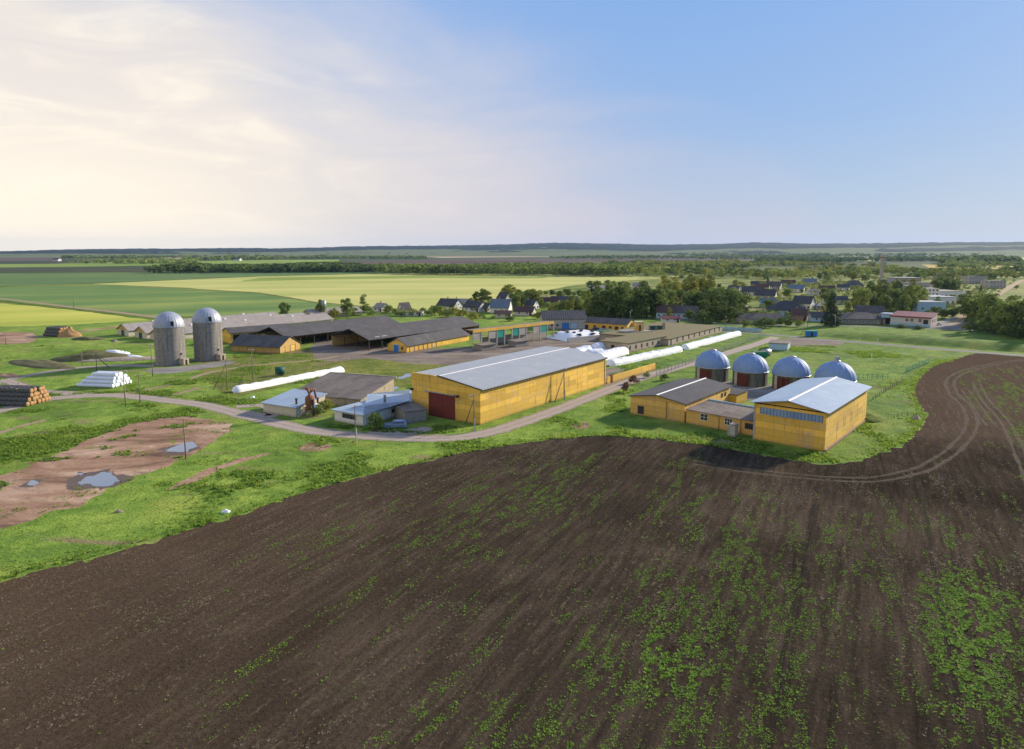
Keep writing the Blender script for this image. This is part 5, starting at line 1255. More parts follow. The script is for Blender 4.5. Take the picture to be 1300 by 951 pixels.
# pink office with the red roof edge
P = G(1130,412.5); Q = G(1181,416); d = Q-P; rz = math.atan2(d.y, d.x); L = d.length
t, r = bld('pink_office', 'pale pink office with dark red roof edge and blue plinth', 'office', P, rz, L, 11, 4.6, 1.5, 'pink', 'roof_red', 'mono', ov=.3, land='pink office')
mb = MB().box(-.45,L+.45,-.42,-.31,4.2,4.8); mb.build('red_fascia', MAT['roof_red'], r)
MB().box(-.1,L+.1,-.25,-.02,-.3,1.5).build('plinth', MAT['bluewall'], t)
for i, u in enumerate((.10,.22,.42,.54,.74)): window(t, 'F', L, 11, L*u, 2.2, 1.5, 1.6, (1,1), 'frame_white', 'glass' if i > 1 else 'bluewall')
door(t, 'F', L, 11, L*.88, 1.9, 2.3, 'door_dark', 1.2)
for u in (3,7): window(t, 'R', L, 11, u, 2.2, 1.3, 1.5, (1,1))
mb = MB().box(-5.2,-.35,2.5,9,-.3,5.0); mb.build('teal_wing', MAT['bluewall'], t); MB().box(-5.5,-.36,2.2,9.2,5.003,5.3).build('wing_roof', MAT['roof_zinc2'], t)
MB().box(-3.6,-.6,2.42,2.48,.2,3.2).build('porch_opening', MAT['black'], t)
# civic blocks behind
def block(label, x, y, w, dep, deg, h, wall, roof='roof_zinc', floors=2, cols=6, name='civic_block', land=None, cat='building'):
    P = G(x, y); a = math.radians(deg)
    t, r = bld(name, label, cat, P, a, w, dep, h, .3, wall, roof, 'flat', ov=.3, land=land)
    for f in range(floors):
        for i in range(cols): window(t, 'F', w, dep, w*(i+.6)/(cols+.2), h*(f+.33)/floors, 1.5, min(1.6, h/floors*.5), (1,0))
        for i in range(2): window(t, 'R', w, dep, dep*(i+.6)/2.3, h*(f+.33)/floors, 1.5, min(1.6, h/floors*.5), (1,0)); window(t, 'L', w, dep, dep*(i+.6)/2.3, h*(f+.33)/floors, 1.5, min(1.6, h/floors*.5), (1,0))
    return t, r
block('pale blue two-storey hall with flat roof behind the pink office', 1164, 398, 17, 14, 2, 6.5, 'bluewall', 'roof_zinc', 1, 3, land='pale blue hall')
block('white glazed wing stepping back behind the pale blue hall', 1184, 389, 16, 22, 4, 6.0, 'white', 'roof_zinc', 1, 4)
block('grey roofed civic wing farther back behind the pale blue hall', 1192, 380, 18, 20, 4, 6.0, 'white', 'roof_grey', 1, 5)
P = G(1222,385); t = thing('fin_wall', 'tall white fin wall at the right end of the civic building', 'wall', (P.x,P.y,0), .2); MB().prismx([(0,-.3),(5,-.3),(5,4.5),(2.2,5.5),(1.8,9.5),(0,9.5)], 0, .8).build('slab', MAT['white'], t)
block('white three-storey flats above the tree group', 1163, 381, 16, 11, -5, 8.5, 'white', 'roof_grey', 3, 6, 'flats', 'white three-storey flats')
block('long grey roofed block behind the flats', 1128, 371, 24, 14, -3, 5.5, 'concrete_light', 'roof_felt', 1, 7)
block('long low block right of the long grey roofed block', 1152, 367, 26, 14, -3, 6.0, 'concrete_light', 'roof_felt', 1, 7)
block('broad pale roofed workshop near the tall chimney', 1137, 359.5, 28, 20, -4, 6, 'stone', 'roof_zinc', 1, 5)
block('white two-storey block between trees left of the fin wall', 1188, 372, 14, 10, 0, 6.5, 'pink', 'roof_grey', 2, 4, 'flats')
block('grey two-storey flats in the far right row, left one', 1230, 360, 22, 12, 5, 8, 'concrete_light', 'roof_dark', 2, 6, 'flats')
block('grey two-storey flats in the far right row, right one', 1256, 366, 18, 12, 8, 7, 'concrete_light', 'roof_dark', 2, 5, 'flats', 'grey flats by the straight road')
block('dark roofed two-storey house left of the far grey flats', 1192, 354, 20, 12, 0, 7, 'stone', 'roof_dark', 2, 5, 'flats')
# chimney / water tower
P = G(1118.5,360); hC = ZT(P, 321.5); t = thing('water_tower', 'tall slim grey tower rising above the village trees', 'tower', (P.x,P.y,0)); LAND.append(('tall slim tower', P.x, P.y))
MB().lathe([(1.9,-.3),(1.7,hC*.72),(2.5,hC*.76),(2.5,hC*.97),(2.0,hC),(0,hC+.3)], 20).build('shaft', MAT['conc_plain'], t)
MB().lathe([(2.53,hC*.85),(2.56,hC*.85),(2.56,hC*.88),(2.53,hC*.88)], 20).build('band', MAT['rust'], t)
# houses: label, x, y(base), width, depth, turn, wall h, roof rise, wall, roof
HS = [
 ('white gabled house with dark roof, leftmost of the bright gable row', 951, 375, 12, 9, -33, 3, 4.2, 'white', 'roof_dark', 'x', 'bright gabled houses'),
 ('white gabled house, second in the bright gable row', 966, 371, 12, 9, -33, 3, 4.2, 'white', 'roof_brown', 'x', None),
 ('white gabled house with grey roof at the right end of the bright gable row', 981, 367.5, 13, 9, -33, 3, 4.4, 'white', 'roof_felt', 'x', None),
 ('cream gabled house with very dark roof below the bright gable row', 971, 380, 14, 9, -33, 3, 4.4, 'cream', 'roof_dark', 'x', None),
 ('cream house front peeping between trees left of the bright gable row', 938, 381, 9, 8, -45, 3, 4, 'cream', 'roof_dark', 'x', None),
 ('small blue-roofed house below the cream gabled house', 976, 390, 9, 7, -10, 3, 2.6, 'bluewall', 'roof_blue', 'x', None),
 ('salmon-walled small shed among the trees', 943, 396, 6, 5, -20, 2.8, .6, 'brick', 'roof_grey', 'mono', None),
 ('house with blue-grey roof right of the bright gable row', 1010, 371, 13, 9, -30, 3.2, 3.2, 'white', 'roof_blue', 'x', 'blue-grey roofed house'),
 ('low white bungalow with pale roof right of the blue-grey roofed house', 1034, 374, 11, 8, -20, 2.8, 2, 'white', 'roof_grey', 'hip', None),
 ('brown-roofed cottage between the two bright gardens', 1050, 371, 12, 8, -20, 3, 2.6, 'cream', 'roof_brown', 'x', None),
 ('small white cottage with dark roof far right of the brown-roofed cottage', 1070, 369, 10, 8, -30, 3, 2.6, 'white', 'roof_dark', 'x', None),
 ('big dark hipped roof house nearest the spruce', 1003, 402, 19, 14, -6, 3.4, 5.0, 'bluewall', 'roof_dark', 'hip', 'big hipped house'),
 ('white gable house joined behind the big dark hipped roof', 1017, 393, 11, 9, -40, 4, 4.2, 'white', 'roof_dark', 'x', None),
 ('purple-brown roofed annex at the right of the big dark hipped roof', 1014, 406.5, 8, 7, -15, 3, 2.6, 'brick', 'roof_brown', 'x', None),
 ('long low pale building with dark roof behind the roadside bushes', 967, 411, 21, 8, 1, 2.6, 2.2, 'concrete_light', 'roof_felt', 'x', 'long low pale building'),
 ('small pale blue cottage half hidden at the left of the spruce', 1041, 409, 8, 7, -10, 2.6, 2.4, 'bluewall', 'roof_felt', 'x', None),
 ('small garden pavilion with teal pyramid roof left of the spruce', 1041, 393, 5, 5, 0, 2.2, 1.8, 'concrete_light', 'roof_blue', 'hip', None),
 ('dark-roofed white house behind the top of the spruce', 1062, 386, 15, 8, -12, 2.8, 2.4, 'white', 'roof_dark', 'x', None),
 ('sprawling low house with many dark roof slopes left of the pink office', 1096, 412, 21, 13, -4, 2.7, 2.8, 'concrete', 'roof_dark', 'hip', 'sprawling dark-roofed house'),
 ('second dark roof rising behind the sprawling low house', 1104, 404, 14, 10, -20, 3, 3.4, 'concrete_light', 'roof_felt', 'x', None),
 ('grey hipped roof house left of the tall slim tower', 1087, 366, 15, 11, 0, 3.2, 4.4, 'stone', 'roof_felt', 'hip', None),
 ('white cottage right of the foot of the tall slim tower', 1128, 362, 13, 9, -30, 3.2, 2.8, 'white', 'roof_grey', 'x', None),
 ('low dark shed roof in the trees above the bright gable row', 962, 363.5, 14, 8, -20, 2.8, 2.4, 'brick', 'roof_dark', 'x', None),
 ('distant brown-roofed house above the blue-grey roofed house', 1000, 363, 14, 9, -25, 3, 3, 'cream', 'roof_brown', 'x', None),
 ('distant white house at the end of the bright gardens', 1028, 361.5, 13, 9, -25, 3, 3.4, 'white', 'roof_blue', 'x', None),
 ('flat grey-walled house among the dark trees behind the long white building', 888, 391, 12, 8, -10, 4.5, .4, 'concrete_light', 'roof_grey', 'flat', None),
 ('white barn front far left in the dense trees', 930, 372, 10, 8, -40, 3, 3.4, 'white', 'roof_felt', 'x', None),
 # left half of the village
 ('blue-roofed white house with dormer behind the shed frame', 634, 398, 11, 10, -12, 3.4, 4.6, 'white', 'roof_blue', 'x', 'blue-roofed dormer house'),
 ('brown-roofed cream annex in front of the blue-roofed dormer house', 638, 404, 9, 6, -6, 2.4, 1.4, 'cream', 'roof_brown', 'x', None),
 ('tall house with dark roof just behind the blue-roofed dormer house', 636, 386, 8, 8, -40, 4, 4, 'cream', 'roof_dark', 'x', None),
 ('low pale-gabled cottage with pink roof right of the dormer house', 664, 401, 11, 8, -15, 2.4, 2.6, 'pink', 'roof_brown', 'x', 'pink-roofed cottage'),
 ('dark-roofed cottage behind the low pale-gabled cottage', 668, 393, 10, 8, -30, 2.8, 3.0, 'white', 'roof_dark', 'x', None),
 ('long dark roof behind the slate-roofed barn, left one', 695, 389, 14, 8, -10, 2.8, 2.8, 'cream', 'roof_brown', 'x', None),
 ('long dark roof with white gable behind the slate-roofed barn', 715, 387.5, 18, 9, -14, 3, 2.6, 'white', 'roof_dark', 'x', None),
 ('dark-roofed white gabled house behind the end of the open sheds', 565, 394, 14, 9, -35, 2.8, 4.0, 'white', 'roof_dark', 'x', 'dark house behind the open sheds'),
 ('low blue-grey house right of the dark-roofed white gabled house', 580, 390, 12, 8, -10, 3, 2.2, 'bluewall', 'roof_grey', 'x', None),
 ('dark cottage with small white gable farther right behind the sheds', 598, 396, 12, 8, -35, 2.8, 3.4, 'white', 'roof_dark', 'x', None),
 ('small dark outbuilding left of the blue-roofed dormer house', 612, 396, 8, 6, -35, 2.6, 2.4, 'cream', 'roof_dark', 'x', None),
 ('small white steep gabled hut above the open shed ridge', 508, 397, 5.5, 6, -50, 2.2, 3.6, 'white', 'roof_felt', 'y', 'steep white hut'),
 ('roofless white ruin beside the steep gabled hut', 521, 401.5, 13, 6, -3, 2.4, .1, 'white', 'roof_moss', 'flat', None),
 ('white cottage peeping over the shed roof left of the steep gabled hut', 479, 396, 8, 7, -40, 2.4, 2.6, 'white', 'roof_grey', 'x', None),
 ('white cottage beyond the hedge with a long grey roof', 762, 370, 18, 9, 14, 3, 2.2, 'white', 'roof_grey', 'x', 'white cottages beyond the hedge'),
 ('bright white farm ruin beside the cottage beyond the hedge', 775, 371, 14, 8, -20, 3.2, 1.4, 'white', 'roof_grey', 'x', None),
 ('pale cottage in the trees right of the bright white farm ruin', 812, 367, 14, 9, -20, 3, 2.6, 'pink', 'roof_grey', 'x', None),
 ('tiny white gable in the dark trees above the long white building', 852, 377, 8, 8, -50, 3, 4, 'cream', 'roof_dark', 'x', None),
]
for (l, x, y, w_, dp, deg, h, ri, wl, rf, rg, ld) in HS:
    house(l, x, y, w_, dp, deg, h, ri, wl, rf, rg, win=max(2, int(w_/4)), gw=1 if rg != 'flat' else 0, land=ld, name='hut' if w_ < 6.5 else 'house', cat='hut' if w_ < 6.5 else 'house')
# tiny far farms on the left horizon
FAR = [(70,331.5,'white farmhouse alone on the far left plain'),(262,329.5,'pale farmhouse in the far tree line above the left field'),(205,327,'tiny white barn on the far pale field'),(300,331,'small white farmhouse at the end of the far tree belt'),(170,331,'grey farmhouse among the far trees left of the silos')]
for x, y, l in FAR: house(l, x, y, 30, 14, -20, 5, 5, 'white' if 'grey' not in l else 'concrete_light', 'roof_felt', win=4, name='farmhouse')
# ------------------------------------------------------------------ trees
def crown_mesh(kind, seed, nleaf, leaf):
    r = np.random.default_rng(seed); nb = {'broad':26,'tall':30,'conifer':44,'bush':16,'low':12}[kind]
    B = []; 
    for i in range(nb):
        if kind == 'broad':
            while True:
                p = r.uniform(-1,1,3)
                if .35 < np.linalg.norm(p) < 1: break
            c = np.array([p[0]*.31, p[1]*.31, .52+p[2]*.38]); rad = r.uniform(.07,.16)
        elif kind == 'tall':
            z = r.uniform(.06,.95); t = r.uniform(0,6.28); rr = .155*math.sin(min(1,(1.02-z)/.75)*1.5708)**.8*r.uniform(.3,1); c = np.array([rr*math.cos(t), rr*math.sin(t), z]); rad = r.uniform(.055,.11)*(1.15-.5*z)
        elif kind == 'conifer':
            z = (i+.5)/nb*.9+.06; t = i*2.4; rr = .20*(1-z)*r.uniform(.5,1.05); c = np.array([rr*math.cos(t), rr*math.sin(t), z]); rad = .035+.085*(1-z)
        elif kind == 'bush':
            t = r.uniform(0,6.28); rr = r.uniform(0,.5); c = np.array([rr*math.cos(t), rr*math.sin(t), r.uniform(.25,.72)*(1.1-rr*.7)]); rad = r.uniform(.16,.28)
        else:
            p = r.uniform(-1,1,3); c = np.array([p[0]*.22, p[1]*.22, .55+p[2]*.25]); rad = r.uniform(.14,.22)
        B.append((*c, rad))
    B = np.array(B); vol = B[:,3]**2; idx = r.choice(nb, nleaf, p=vol/vol.sum())
    d = r.normal(size=(nleaf,3)); d /= np.linalg.norm(d, axis=1)[:,None]
    if kind != 'conifer': d[:,2] = np.abs(d[:,2])*np.where(r.random(nleaf) < .75, 1, -1)
    rr = B[idx,3]*(r.uniform(.55,1.12,nleaf)); P = B[idx,:3]+d*rr[:,None]
    if kind == 'conifer': P[:,2] -= rr*.35
    # drop leaves buried in another clump
    dist = np.linalg.norm(P[:,None,:]-B[None,:,:3], axis=2)/B[None,:,3]; dist[np.arange(nleaf), idx] = 9
    keep = dist.min(1) > .72; P = P[keep]; d = d[keep]; idx = idx[keep]; n = len(P)
    nr = d+r.normal(scale=.55, size=(n,3)); 
    if kind == 'conifer': nr[:,2] += .6
    nr /= np.linalg.norm(nr, axis=1)[:,None]
    u = np.cross(nr, r.normal(size=(n,3))); u /= np.linalg.norm(u, axis=1)[:,None]; v = np.cross(nr, u)
    s = leaf*r.uniform(.6,1.3,n)[:,None]; a = r.uniform(.5,.9,n)[:,None]
    V = np.stack([P-u*s-v*s*a*.3, P+u*s*.1-v*s*a, P+u*s-v*s*a*.1, P+u*s*.2+v*s*a], 1).reshape(-1,3)
    F = np.arange(4*n).reshape(n,4)
    bt = r.random(nb); tone = np.clip(bt[idx]*.55+r.random(n)*.45, 0, 1)
    return V, F, np.repeat(tone, 4)
def trunk_mesh(kind, seed):
    m = MB(); r = random.Random(seed); hh = {'broad':.62,'tall':.85,'conifer':.93,'bush':.3,'low':.5}[kind]; w_ = {'broad':.022,'tall':.014,'conifer':.016,'bush':.02,'low':.02}[kind]
    p = Vector((0,0,-.02)); k = 5
    for i in range(k):
        q = Vector((r.uniform(-.012,.012), r.uniform(-.012,.012), hh*(i+1)/k)); m.tube(p, q, w_*(1-.8*i/k), w_*(1-.8*(i+1)/k), 7); p = q
    for i in range({'broad':8,'tall':8,'conifer':5,'bush':7,'low':5}[kind]):
        z = hh*r.uniform(.35,.9); t = r.uniform(0,6.28); ln = {'broad':.24,'tall':.10,'conifer':.1,'bush':.32,'low':.2}[kind]*r.uniform(.6,1)
        a = Vector((0,0,z)); b = a+Vector((math.cos(t)*ln, math.sin(t)*ln, ln*.75)); m.tube(a, b, w_*.45, w_*.12, 5)
    return m.mesh('trunk', MAT['bark'])
PROTO = {}
for kind, cnt, nl, lf in (('broad',5,2600,.034),('tall',5,2400,.021),('conifer',3,3000,.020),('bush',4,900,.07)):
    PROTO[kind] = []
    for s in range(cnt):
        V, F, tn = crown_mesh(kind, 100+s*7+len(kind), nl, lf)
        cm = mesh_np('crown', V, F, [MAT['leaf_mid']], {'tone': tn}); PROTO[kind].append((cm, trunk_mesh(kind, s+len(kind))))
TREES = []   # kind, look, x, y, h, width factor, material, note
def tree(kind, P, h, mat, wf=1.0, label=None, group=None, look=None):
    cm, tm = PROTO[kind][random.randrange(len(PROTO[kind]))]
    t = thing({'broad':'broadleaf_tree','tall':'tall_tree','conifer':'conifer_tree','bush':'bush'}[kind], label, 'bush' if kind == 'bush' else 'tree', (P[0],P[1],0), random.uniform(0,6.28), group)
    t.scale = (h*wf, h*wf, h)
    link('crown', cm, t, mat=MAT[mat]); link('trunk', tm, t)
    if label is None: TREES.append((t, kind, mat, h, P[0], P[1]))
    return t
def tp(kind, x, y, ytop, mat, wf=1.0, label=None):
    P = G(x, y); return tree(kind, P, max(1.2, ZT(P, ytop)), mat, wf, label)
# hand-placed trees and bushes
for a in [('broad',361,403,383,'leaf_dark',1.05,'dark round tree alone left behind the pale cattle barns'),
 ('tall',407,404,380,'leaf_dark',1.5,'dark tree standing behind the small grey tank'),
 ('broad',441,405,377,'leaf_mid',.95,'full leafy tree in the middle of the row behind the open sheds'),
 ('tall',462,398,373.5,'leaf_mid',1.6,'tallest tree of the row behind the open sheds'),
 ('bush',425,404,391,'leaf_yellow',1.3,'yellow-green bush between the trees behind the open sheds'),
 ('bush',451,401,390,'leaf_mid',1.5,'green bush beneath the tallest tree behind the open sheds'),
 ('broad',492,398,386,'leaf_mid',1.3,'low spreading tree left of the steep white hut'),
 ('broad',517,393.5,383,'leaf_rust',.9,'small reddish tree right of the steep white hut'),
 ('conifer',1055,414,370,'leaf_conifer',1.35,'big dark spruce by the village road'),
 ('bush',434,531,519,'leaf_mid',1.0,'small dark bush against the left wall of the white office'),
 ('bush',476,545,520.5,'leaf_mid',.72,'rounded bush at the front corner of the white office'),
 ('bush',414,523,506,'leaf_yellow',1.1,'large yellow-green bush between the hopper and the white office'),
 ('bush',403,528,512,'leaf_dark',.9,'dark bush in the shade beside the rusty hopper'),
 ('bush',821,480,472,'leaf_dark',1.1,'leafy bush at the left end of the dark wing roof'),
 ('bush',844,483,474,'leaf_dark',1.2,'dark round bush between the road and the dark wing roof'),
 ('bush',805,487,476,'leaf_rust',1.1,'twiggy bare bush left of the yellow wing'),
 ('bush',795,498,484,'leaf_rust',.8,'thin twiggy shrub on the grass left of the yellow wing'),
 ('bush',1145,416,411,'leaf_dark',2.6,'low clipped hedge bush in front of the pink office'),
 ('bush',1165,418,413,'leaf_dark',2.6,'low clipped hedge bush under the pink office door')]:
    k, x, y, yt, m_, wf, l = a; tp(k, x, y, yt, m_, wf, l)
# rows and groups
rr = random.Random(5)
def row(kind, pts, mat, wf=1.0, jx=2, jy=1.5):
    for (x, y, yt) in pts: tp(kind if rr.random() < .8 else 'broad', x+rr.uniform(-jx,jx), y+rr.uniform(-jy,jy)*(1 if kind == 'bush' else 1.5), yt+rr.uniform(-1.5,1.5)-(y-yt)*rr.uniform(-.22,.10), mat if isinstance(mat, str) else rr.choice(mat), wf*rr.uniform(.9,1.15))
row('tall', [(746+i*7.5, 401+(i%2)*2, 366-4*(i%3)) for i in range(13)], ['leaf_dark','leaf_dark','leaf_mid'], 1.25)
row('tall', [(752+i*9, 395, 360-3*(i%2)) for i in range(12)], ['leaf_dark','leaf_mid'], 1.2)
row('tall', [(842+i*7, 389-(i%2)*3, 350-4*(i%3)) for i in range(9)], ['leaf_yellow','leaf_mid','leaf_yellow'], 1.3)
row('tall', [(862+i*9, 398, 366) for i in range(5)], ['leaf_mid','leaf_dark'], 1.3)
row('tall', [(893+i*8, 408-(i%2)*4, 373-4*(i%3)) for i in range(6)], 'leaf_dark', 1.9)
row('broad', [(902+i*9, 397, 362) for i in range(5)], ['leaf_dark','leaf_mid'], 1.1)
row('bush', [(948+i*11, 415, 403) for i in range(7)], ['leaf_mid','leaf_dark'], 1.1)
row('bush', [(938+i*8, 406, 393) for i in range(6)], ['leaf_mid','leaf_dark'], 1.1)
row('broad', [(1094+i*9, 400-(i%3)*5, 366-5*(i%3)) for i in range(9)], ['leaf_dark','leaf_mid','leaf_mid'], .95)
row('tall', [(1104+i*9, 392, 350+5*(i%2)) for i in range(7)], ['leaf_dark','leaf_mid','leaf_yellow'], 1.2)
row('broad', [(1188+i*8, 374, 350) for i in range(4)], 'leaf_dark', .9)
row('broad', [(1181+i*7, 404-(i%2)*3, 392-3*(i%2)) for i in range(6)], ['leaf_dark','leaf_mid'], 1.2)
row('broad', [(1232+i*11, 413+i*2.4, 374-5*(i%3)+i*1.6) for i in range(9)], ['leaf_dark','leaf_mid','leaf_mid'], .85)
row('tall', [(1234+i*9, 402+i*2.2, 364+3*(i%2)) for i in range(4)], ['leaf_dark','leaf_mid'], 1.6)
row('tall', [(1276+i*10, 409+i*4, 380-3*(i%2)) for i in range(5)], ['leaf_dark','leaf_mid'], 1.7)
row('bush', [(1228+i*13, 420+i*2, 407) for i in range(6)], 'leaf_dark', 1.0)
row('broad', [(1258,358,345),(1277,352,345),(1225,358,346),(1246,352,343)], ['leaf_dark','leaf_mid'], 1.1)
row('broad', [(606,389,370),(616,390,366),(644,383,362),(652,393,364),(661,392,372),(672,391,369),(679,392,368),(688,390,377),(717,396,380),(722,400,381),(729,398,374),(640,375,367),(742,384,365)], ['leaf_mid','leaf_dark','leaf_yellow'], 1.0)
row('bush', [(551,396,386),(559,401,388),(567,404,391),(576,402,387),(588,404,393),(602,406,394),(612,404,397),(628,407,400),(648,408,400),(683,404,394),(700,397,388),(711,394,386),(596,384,378),(533,401,394)], ['leaf_mid','leaf_yellow'], 1.3)
row('broad', [(648+i*9, 377, 367) for i in range(12)], ['leaf_mid','leaf_dark'], 1.5)
row('broad', [(748+i*8, 366, 356) for i in range(7)], ['leaf_dark','leaf_mid'], 1.3)
# scattered village trees
taken = [(t[4], t[5]) for t in TREES]+[(l[1], l[2]) for l in LAND]
hp = [(o.matrix_world.translation, o) for o in []]
HP = [(G(h[1], h[2]).x, G(h[1], h[2]).y) for h in HS]
n = 0; tries = 0
while n < 112 and tries < 4000:
    tries += 1
    x = rr.uniform(820, 1300); y = 345+(rr.random()**1.2)*62
    if not (y < 408): continue
    if 1190 < x and y > 352 and abs(y-(405-(x-1215)*.6)) < 7: continue
    P = G(x, y)
    if min((P.x-a)**2+(P.y-b)**2 for a, b in HP) < 15**2: continue
    if min((P.x-a)**2+(P.y-b)**2 for a, b in taken) < (5+.012*P.y)**2: continue
    taken.append((P.x, P.y)); n += 1
    h = rr.uniform(4.5, 10)*(1.25 if y < 360 else 1)
    k = rr.choices(['broad','tall','bush','conifer'], [5,2.5,3,.5])[0]
    if k == 'bush': h *= .55
    tree(k, P, h, 'leaf_conifer' if k == 'conifer' else rr.choice(['leaf_mid','leaf_yellow','leaf_dark','leaf_mid']), {'bush':1.1,'tall':1.5}.get(k, 1.05)*rr.uniform(.9,1.2))
# wording: each tree is told apart by its kind, what it stands by, and its order there
KW = {'broad':'leafy tree','tall':'tall tree','conifer':'conifer','bush':'bush'}; CW = {'leaf_dark':'dark green','leaf_mid':'green','leaf_yellow':'yellow-green','leaf_conifer':'blackish green','leaf_rust':'reddish'}
groups = {}
for t, kind, mat, h, x, y in TREES:
    nm, lx, ly = min(LAND, key=lambda l: (l[1]-x)**2+(l[2]-y)**2)
    dx, dy = x-lx, y-ly; r_ = math.hypot(x, y); side_ = (dx*y-dy*x)/r_; dep = (dx*x+dy*y)/r_
    if abs(dep) > abs(side_): rel = 'behind' if dep > 0 else 'in front of'
    else: rel = 'right of' if side_ > 0 else 'left of'
    groups.setdefault((CW[mat], KW[kind], rel, nm), []).append((x/y, t, r_))
ORD = ['second','third','fourth','fifth','sixth','seventh','eighth','ninth','tenth','eleventh','twelfth']
for (cw, kw, rel, nm), L_ in groups.items():
    L_.sort(key=lambda q: q[0]); n = len(L_)
    for i, (_, t, r_) in enumerate(L_):
        if n == 1: s = f'{cw} {kw} {rel} the {nm}'
        elif i == 0: s = f'leftmost {cw} {kw} {rel} the {nm}'
        elif i == n-1: s = f'rightmost {cw} {kw} {rel} the {nm}'
        else: s = f'{ORD[i-1]} {cw} {kw} from left {rel} the {nm}'
        t['label'] = s; t['group'] = 'village bushes' if kw == 'bush' else 'village trees'
# ------------------------------------------------------------------ woods too many to count
def woods(name, px, n, h0, h1, mats_, leafn=46, leaf=.13, dens=None, wf=1.0, seed=1, row_=None):
    r = np.random.default_rng(seed); poly = [tuple(G(*p)[:2]) for p in px]; xs = [p[0] for p in poly]; ys = [p[1] for p in poly]
    pts = []
    while len(pts) < n:
        x = r.uniform(min(xs), max(xs), 4000); y = r.uniform(min(ys), max(ys), 4000); ok = inpoly(x, y, poly)
        if dens: ok &= fbm(x/dens[0], y/dens[0], seed, 3) > dens[1]
        pts += list(zip(x[ok], y[ok]))
        if not ok.any(): break
    pts = pts[:n]; protos = [crown_mesh('low', seed*13+k, leafn*2, leaf) for k in range(4)]
    for mi, mt in enumerate(mats_):
        VV = []; FF = []; TT = []; off = 0
        for i, (x, y) in enumerate(pts):
            if i % len(mats_) != mi: continue
            V, F, tn = protos[i % 4]; h = r.uniform(h0, h1)*(.8+.5*float(vn(np.array(x/120), np.array(y/200), seed))); a = r.uniform(0, 6.28); c, s = math.cos(a), math.sin(a)
            w_ = h*wf*r.uniform(.9,1.4)
            X = (V[:,0]*c-V[:,1]*s)*w_+x; Y = (V[:,0]*s+V[:,1]*c)*w_+y; Z = V[:,2]*h
            VV.append(np.stack([X,Y,Z],1)); FF.append(F+off); TT.append(np.clip(tn*.6+r.random()*.4, 0, 1)); off += len(V)
        o = link(name, mesh_np(name, np.concatenate(VV), np.concatenate(FF), [MAT[mt]], {'tone': np.concatenate(TT)})); o['kind'] = 'stuff'
woods('woodland', [(480,347.8),(560,349.2),(700,350.5),(800,351.5),(800,346),(700,345),(560,343.5),(480,344)], 620, 9, 15, ['leaf_dark','leaf_mid'], 40, .12, None, 1.3, 1)
woods('woodland', [(110,346.5),(200,347),(300,346.5),(480,346),(480,342.5),(300,343.5),(200,344),(110,344)], 420, 8, 14, ['leaf_dark'], 34, .14, (260,.5), 1.4, 2)
woods('woodland', [(80,330.5),(240,332),(330,330.5),(420,328.8),(420,326.5),(300,327),(180,328),(80,327.5)], 520, 10, 18, ['leaf_dark','leaf_mid'], 22, .2, (700,.5), 1.5, 3)
woods('woodland', [(-60,334),(80,334.5),(250,335.5),(250,333),(80,331.5),(-60,331)], 200, 8, 14, ['leaf_mid'], 22, .2, (500,.52), 1.5, 4)
woods('woodland', [(380,329),(540,330),(540,327.5),(380,327)], 300, 10, 16, ['leaf_dark','leaf_mid'], 20, .2, (700,.46), 1.5, 5)
woods('woodland', [(760,347),(870,356),(960,358),(1090,352),(1160,350),(1130,340),(1030,337),(900,333),(770,333)], 1500, 7, 13, ['leaf_mid','leaf_dark','leaf_yellow'], 40, .12, (140,.47), 1.2, 6)
woods('woodland', [(960,335.5),(1090,333),(1230,331.8),(1230,329),(1090,331),(960,331.5)], 700, 11, 17, ['leaf_dark'], 26, .17, (500,.36), 1.4, 7)
woods('woodland', [(1030,326.5),(1310,326),(1310,321.5),(1180,322.5),(1030,323.5)], 1500, 14, 22, ['leaf_dark'], 16, .24, (1500,.30), 1.8, 8)
woods('woodland', [(1195,337),(1285,337),(1290,331),(1190,331)], 320, 12, 20, ['leaf_dark'], 30, .16, None, 1.5, 19)
woods('woodland', [(1190,344),(1300,349),(1400,350),(1400,336),(1300,333.5),(1200,336)], 420, 9, 15, ['leaf_dark','leaf_mid'], 36, .13, (260,.50), 1.3, 9)
woods('woodland', [(1130,356),(1300,356),(1340,350),(1300,345),(1130,347)], 260, 6, 11, ['leaf_mid','leaf_yellow'], 40, .12, (90,.48), 1.2, 10)
woods('woodland', [(-60,326),(420,325.5),(700,324.5),(1000,325.5),(1000,323),(700,321.8),(300,322.3),(-60,323)], 900, 14, 22, ['leaf_dark'], 14, .25, (1600,.52), 1.8, 11)
woods('garden_shrubs', [(560,398),(700,394),(745,398),(745,386),(660,380),(590,386)], 130, 2.0, 4.0, ['leaf_mid','leaf_yellow'], 60, .10, None, 1.3, 12)
woods('garden_shrubs', [(905,410),(1000,408),(1110,409),(1190,405),(1250,385),(1290,358),(1100,352),(940,360),(880,384)], 780, 1.8, 4.2, ['leaf_mid','leaf_yellow','leaf_dark'], 60, .10, (40,.45), 1.3, 13)
woods('undergrowth', [(740,404),(840,403),(838,396),(745,397)], 150, 2.5, 5.5, ['leaf_mid','leaf_dark'], 60, .10, None, 1.2, 15)
woods('undergrowth', [(1222,414),(1310,432),(1310,420),(1230,404)], 110, 2.5, 5.5, ['leaf_mid','leaf_dark'], 60, .10, None, 1.2, 16)
woods('woodland', [(860,325.5),(1300,326),(1300,324),(860,323.5)], 700, 14, 22, ['leaf_dark'], 14, .25, (1200,.42), 1.8, 17)
woods('woodland', [(700,329.5),(900,330.5),(1060,329),(1060,326.5),(860,327),(700,328)], 600, 10, 16, ['leaf_dark','leaf_mid'], 20, .2, (600,.42), 1.5, 18)
